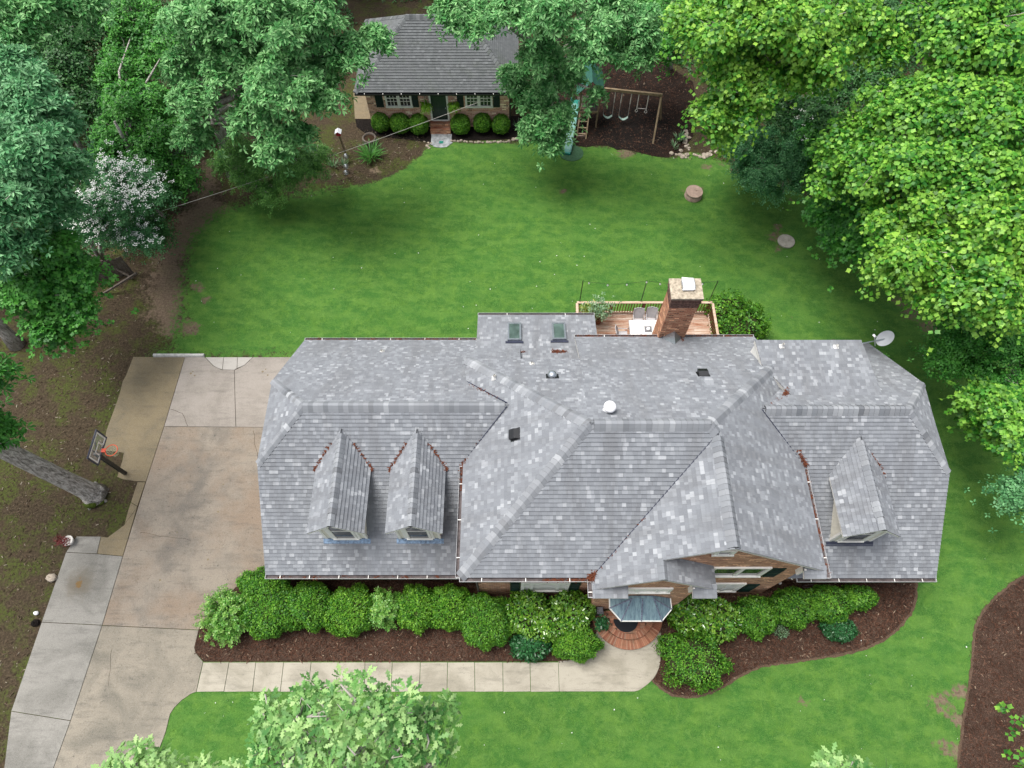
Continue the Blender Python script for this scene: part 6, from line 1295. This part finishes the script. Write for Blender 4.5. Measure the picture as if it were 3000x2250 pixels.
# ================================================================== TREES
def lobes(L_): return [(tuple(at(px, py, z)), r) for px, py, z, r in L_]
T = lambda name, lbl, base, L_, kind, mat, tr, grp=None, **kw: tree(name, lbl, 'tree', at(*base) if len(base) == 2 else base, lobes(L_), kind, M[mat], tr, grp, **kw)
T('oak_tree', 'big oak left of the outbuilding, its trunk showing through bright green leaves', (690, 512), [(560, 60, 11, 1.9), (680, 60, 11.5, 2.1), (800, 50, 12, 2.0), (920, 90, 11, 1.9), (1010, 160, 10, 1.3), (1085, 110, 10, .75), (700, 190, 9.5, 1.9), (830, 230, 10, 2.0), (930, 300, 9, 1.4), (560, 180, 9, 1.4), (560, 290, 8.5, 1.0), (740, 330, 8, 1.5), (850, 390, 7.5, 1.1), (560, 400, 6.5, .9), (960, 210, 9, 1.2), (930, 10, 12, 1.5), (790, 430, 7, .5)], 'oak', 'oak', .42, lean=(-16.3, 30.6, 9))
T('oak_tree', 'oak hanging over the right side of the outbuilding and the slide', (1592, 392), [(1320, 25, 10, 1.1), (1400, 50, 9.8, 1.0), (1500, 30, 10.5, 1.5), (1620, 60, 10.5, 1.8), (1760, 40, 10.5, 1.7), (1870, 70, 10, 1.4), (1850, 150, 9, 1.0), (1740, 130, 9.5, 1.3), (1590, 150, 8.5, 1.2), (1510, 225, 6, .85), (1565, 280, 5.5, 1.1), (1625, 240, 6.5, .95), (1665, 215, 7, .55), (1650, 330, 5.6, .5), (1605, 350, 5, 1.0), (1560, 370, 4.5, .75), (1615, 410, 4.2, .5), (1750, 270, 7, .2)], 'oak', 'oak', .36, lean=(2.2, 33.5, 9.5))
T('poplar_tree', 'yellow green broad leaved tree above the swing set', (2160, 420), [(2035, 60, 12, 1.56), (2135, 80, 12.5, 2.02), (2265, 60, 13, 2.12), (2395, 90, 12.5, 2.02), (2515, 50, 12.5, 1.84), (2135, 200, 11, 1.56), (2265, 190, 11, 1.75), (2385, 210, 10.5, 1.29), (2105, 310, 9.5, 1.10), (2195, 310, 9.5, 1.10), (2525, 120, 12, 1.29), (2605, 110, 12, 1.01), (2135, 370, 8.5, 0.64)], 'tulip', 'tulip', .34)
T('poplar_tree', 'largest yellow green tree filling the right side above the rear lawn', (2790, 640), [(2780, 40, 13, 2.2), (2900, 60, 13.5, 2.4), (2990, 160, 13, 2.2), (2800, 220, 12, 1.6), (2740, 320, 11.5, 1.8), (2860, 330, 12, 2.0), (2960, 320, 12.5, 2.1), (2600, 300, 10.5, 1.4), (2500, 380, 9.5, 1.2), (2640, 400, 10.5, 1.8), (2450, 450, 8.5, 1.1), (2560, 490, 9.5, 1.5), (2700, 500, 10.5, 1.9), (2840, 480, 11, 2.0), (2960, 500, 11.5, 2.1), (2440, 530, 7.5, .9), (2600, 600, 8.5, 1.2)], 'tulip', 'tulip_b', .5)
T('poplar_tree', 'yellow green tree nearest the satellite dish on the right edge', (2900, 900), [(2750, 620, 10, 1.7), (2880, 630, 10.5, 1.9), (2980, 680, 11, 2.0), (2660, 740, 9, 1.4), (2780, 760, 9.5, 1.7), (2900, 790, 10, 1.7), (2630, 660, 9, 1.0), (2850, 870, 9, 1.2), (2960, 890, 9.5, 1.4), (2610, 780, 8, .7), (2760, 870, 8, .8)], 'tulip', 'tulip', .4)
T('dogwood_tree', 'low blue green flowering tree at the right rear corner of the lawn', (2290, 560), [(2180, 430, 3.9, 1.5), (2260, 490, 3.8, 1.6), (2350, 440, 4.4, 1.6), (2200, 410, 4.6, 1.3), (2310, 400, 5, 1.5), (2250, 550, 2.8, .9), (2160, 390, 3.6, 1.0), (2330, 520, 3.5, 1.0), (2200, 500, 3, .9)], 'kousa', 'kousa', .12, blossoms=14)
T('maple_tree', 'mid green low maple at the edge of the right rear lawn', (2530, 720), [(2480, 620, 4.5, 1.3), (2420, 600, 4, .8), (2540, 680, 4.5, 1.3), (2470, 690, 3.6, .8), (2620, 730, 4.6, 1.1)], 'maple', 'maple', .14)
T('cherry_tree', 'fine leaved green tree right of the satellite dish', (2960, 1100), [(2800, 960, 5.5, 1.0), (2870, 1010, 5.5, 1.2), (2960, 1020, 6, 1.5), (2800, 1060, 4.8, .8), (2880, 1100, 4.8, .9), (2990, 1130, 5.5, 1.5), (2760, 1040, 4.5, .5)], 'cherry', 'maple', .16, zmin=-.1)
T('maple_tree', 'bright starry leaved maple at the right edge level with the right wing', (3060, 1230), [(2900, 1170, 5.5, .9), (2970, 1190, 6, 1.3), (2950, 1250, 5, .9), (2890, 1220, 4.6, .6), (3020, 1260, 6, 1.4)], 'maple', 'tulip_b', .16)
T('young_tree', 'small fine leaved branch tip at the right edge beside the right wing', (3080, 1500), [(2985, 1435, 4.5, .7), (3040, 1430, 5, 1.1), (2950, 1430, 4, .35)], 'cherry', 'kousa', .1)
T('oak_tree', 'tall bluish green oak at the left edge', (50, 1010), [(10, 240, 12, 1.8), (100, 290, 11.5, 1.6), (160, 380, 10.5, 1.3), (40, 420, 11.5, 1.8), (120, 480, 10.5, 1.5), (195, 480, 9.5, .9), (20, 580, 10.5, 1.6), (110, 590, 9.5, 1.2), (175, 590, 8.5, .8), (30, 720, 9, 1.2), (10, 160, 12.5, .9)], 'oak', 'oak_teal', .34, lean=(-27.5, 20.5, 9))
T('maple_tree', 'bright green maple below the bluish oak at the left edge', (-60, 900), [(150, 720, 7.5, 1.4), (220, 790, 6.5, .9), (90, 800, 7, 1.4), (160, 870, 6, 1.1), (200, 900, 5.5, .8), (120, 950, 5.5, .8), (30, 830, 7, 1.2), (150, 960, 5, .6), (235, 780, 6.5, .6)], 'maple', 'maple', .2)
T('oak_tree', 'oak crown in the upper left corner', (-120, 480), [(20, 30, 13, 1.9), (130, 20, 13, 1.3), (30, 90, 12, 1.2), (230, 10, 12.5, 1.2)], 'oak', 'oak', .4)
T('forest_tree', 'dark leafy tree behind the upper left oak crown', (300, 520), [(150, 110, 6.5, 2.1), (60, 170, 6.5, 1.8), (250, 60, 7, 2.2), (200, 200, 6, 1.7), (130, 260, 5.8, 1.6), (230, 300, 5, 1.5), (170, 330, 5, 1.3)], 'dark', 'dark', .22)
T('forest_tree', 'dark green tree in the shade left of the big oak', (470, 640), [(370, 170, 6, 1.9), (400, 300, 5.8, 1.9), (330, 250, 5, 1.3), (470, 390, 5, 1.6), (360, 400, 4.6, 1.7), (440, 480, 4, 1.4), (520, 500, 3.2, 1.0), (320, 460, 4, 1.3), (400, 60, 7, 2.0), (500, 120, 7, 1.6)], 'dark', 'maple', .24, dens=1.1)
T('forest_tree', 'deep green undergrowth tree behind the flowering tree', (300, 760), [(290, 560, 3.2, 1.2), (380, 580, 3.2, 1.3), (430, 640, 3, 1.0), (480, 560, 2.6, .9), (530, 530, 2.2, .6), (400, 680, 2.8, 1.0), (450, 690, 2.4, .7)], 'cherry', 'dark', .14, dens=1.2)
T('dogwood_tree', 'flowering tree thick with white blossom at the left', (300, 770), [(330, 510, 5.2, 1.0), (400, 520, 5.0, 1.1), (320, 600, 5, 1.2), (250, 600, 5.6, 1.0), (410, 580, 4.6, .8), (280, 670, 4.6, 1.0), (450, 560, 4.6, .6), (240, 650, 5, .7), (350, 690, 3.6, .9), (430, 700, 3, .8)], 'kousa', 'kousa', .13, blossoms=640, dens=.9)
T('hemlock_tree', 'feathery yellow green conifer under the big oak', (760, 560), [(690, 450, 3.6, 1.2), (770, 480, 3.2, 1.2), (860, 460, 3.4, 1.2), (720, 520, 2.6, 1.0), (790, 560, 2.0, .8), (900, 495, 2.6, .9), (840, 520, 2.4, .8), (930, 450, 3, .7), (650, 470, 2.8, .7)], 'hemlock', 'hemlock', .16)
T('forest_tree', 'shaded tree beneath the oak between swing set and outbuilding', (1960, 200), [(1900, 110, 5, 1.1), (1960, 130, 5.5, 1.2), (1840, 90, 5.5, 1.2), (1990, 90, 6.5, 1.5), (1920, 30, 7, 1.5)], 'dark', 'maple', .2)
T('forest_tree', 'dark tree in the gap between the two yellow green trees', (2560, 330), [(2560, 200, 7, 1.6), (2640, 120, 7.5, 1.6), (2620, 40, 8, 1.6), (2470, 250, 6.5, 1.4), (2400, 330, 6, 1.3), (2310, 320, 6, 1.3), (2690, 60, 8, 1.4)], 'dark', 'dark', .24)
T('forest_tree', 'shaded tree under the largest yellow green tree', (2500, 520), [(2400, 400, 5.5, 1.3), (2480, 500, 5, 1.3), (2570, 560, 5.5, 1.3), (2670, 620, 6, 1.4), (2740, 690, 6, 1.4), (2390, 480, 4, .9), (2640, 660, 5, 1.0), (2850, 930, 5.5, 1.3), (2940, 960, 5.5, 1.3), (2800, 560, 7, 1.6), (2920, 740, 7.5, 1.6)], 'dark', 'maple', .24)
# woods beyond, mostly out of frame, that shade the ground behind the outbuilding
for i, (x, y, z, r, mt) in enumerate(((-22, 45, 10, 4, 'dark'), (-14, 49, 10, 4, 'dark'), (-5, 51, 10.5, 4, 'maple'), (4, 50.5, 10, 4, 'dark'), (12, 47, 9.5, 4, 'maple'), (22, 47, 9.5, 4, 'dark'), (31, 42, 9, 4, 'maple'), (-31, 38, 9, 4, 'dark'), (-36, 27, 9, 4, 'maple'), (36, 30, 9, 4, 'dark'))):
    lb = [((x, y, z), r), ((x + 2.5, y - 1.5, z - 1.5), r * .6), ((x - 2.5, y + .5, z - 1), r * .65), ((x + .5, y + 2.5, z - .5), r * .7), ((x, y, z + 2), r * .6)]
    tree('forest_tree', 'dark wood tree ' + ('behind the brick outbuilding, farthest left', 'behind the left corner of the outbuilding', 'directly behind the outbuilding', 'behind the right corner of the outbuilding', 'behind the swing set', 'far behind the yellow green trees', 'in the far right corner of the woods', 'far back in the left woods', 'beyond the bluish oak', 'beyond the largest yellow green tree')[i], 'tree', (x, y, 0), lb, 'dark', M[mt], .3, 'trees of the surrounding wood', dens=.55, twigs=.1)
# bare trunk leaning over the left, crown out of frame
bt = thing('tall_tree', 'thick bare grey trunk with a mossy foot beside the basketball hoop', 'tree', at(285, 1455)); p0 = at(282, 1452); 
tr_pts = [p0, p0 + Vector((-.15, .08, .6)), p0 + Vector((-.35, .1, 2)), p0 + Vector((-.8, .2, 4.5)), p0 + Vector((-1.3, .3, 8)), p0 + Vector((-1.8, .3, 12))]
b = MB(); b.tube(tr_pts, [.62, .44, .40, .38, .35, .3], 22); rs5 = random.Random(5)
for k in range(5):
    a = k * 1.3 + .5; rl_ = .42 + .12 * math.sin(k * 2.3); b.tube([p0 + Vector((.3 * math.cos(a), .3 * math.sin(a), .4)), p0 + Vector((.6 * rl_ / .6 * math.cos(a), .6 * rl_ / .6 * math.sin(a), .07)), p0 + Vector((.95 * rl_ / .6 * math.cos(a + .15), .95 * rl_ / .6 * math.sin(a + .15), -.06))], [.26, .15, .03], 8)
trk = b.build('trunk', M['bark'], bt, True); b = MB()
b.ball(p0 + Vector((-.05, -.42, .16)), .38, .26, .2, 0, 12, 8, .1, rs5); b.ball(p0 + Vector((.25, -.3, .08)), .3, .22, .13, 0, 12, 8, .1, rs5); b.build('moss_patch', M['moss'], trk, True)
lb = [((p0.x - 3.5, p0.y - .5, 15), 2.4), ((p0.x - 1.5, p0.y - 2.5, 15), 1.6), ((p0.x - 4, p0.y + 3, 14.5), 1.6), ((p0.x - 2.5, p0.y + 1.0, 17), 2.2)]
S, Cn, cent, ax = sprays(lb, 2.4, .42, 7); P, A, N_, S_ = rosettes(cent, ax, 7, .3, .15); leaf_mesh('crown', P, A, N_, S_, 'kite', M['oak'], bt, tuple(at(285, 1455)))
T('oak_branch_tree', 'thin oak branches reaching in at the left edge above the bare trunk', (-260, 1500), [(18, 1270, 6.5, .4), (-60, 1250, 7, .8), (0, 1090, 9, .28), (-60, 1090, 9, .7)], 'oak', 'maple', .2)
# near oak, top seen from above at the bottom edge
def fl(L_): return [(px, py, z, r) for px, py, z, r in L_]
T('oak_tree', 'pale green oak treetop close to the camera over the front lawn', (-4.6, -2.8, 0) and at(1000, 2560), [(860, 2110, 19.4, .4), (960, 2080, 19.6, .42), (1040, 2045, 20, .36), (1100, 2100, 19.8, .42), (1190, 2065, 19.8, .38), (1250, 2140, 19.4, .3), (810, 2180, 19, .42), (930, 2180, 19.3, .44), (1060, 2190, 19.5, .44), (1180, 2170, 19.4, .4), (1275, 2090, 19, .2), (790, 2090, 19, .2), (1150, 2250, 19, .42), (850, 2260, 19, .44), (990, 2270, 19.3, .44), (1250, 2240, 18.8, .3), (900, 2040, 19.2, .18)], 'frontoak', 'oak_pale', .3, lean=(-3.2, -1.0, 17.5), twigs=.6, dens=.72)
T('oak_tree', 'pale oak tip at the bottom edge over the driveway', (150, 2700), [(380, 2240, 19.2, .3), (430, 2285, 19.2, .35), (350, 2300, 19, .4), (570, 2290, 18.8, .2), (690, 2300, 18.8, .25), (490, 2310, 19, .3)], 'frontoak', 'oak_pale', .25, lean=(-6.5, -1.8, 17), twigs=.5)
T('oak_tree', 'pale oak twig at the bottom right edge over the lawn', (2520, 2700), [(2478, 2262, 18.8, .13), (2560, 2300, 18.6, .16), (2540, 2330, 18.6, .4)], 'frontoak', 'oak_pale', .2, lean=(6, -2.0, 16.5))
T('maple_tree', 'bright green leafy tip at the lower right edge over the corner bed', (3250, 2300), [(3110, 2140, 16, .15), (3120, 2200, 16, .18), (3230, 2170, 16.5, .5)], 'maple', 'tulip_b', .2, lsize=.62, lean=(12.5, -.4, 14))
print('objects', len(bpy.data.objects), 'leaf polys', sum(len(m.polygons) for m in bpy.data.meshes))
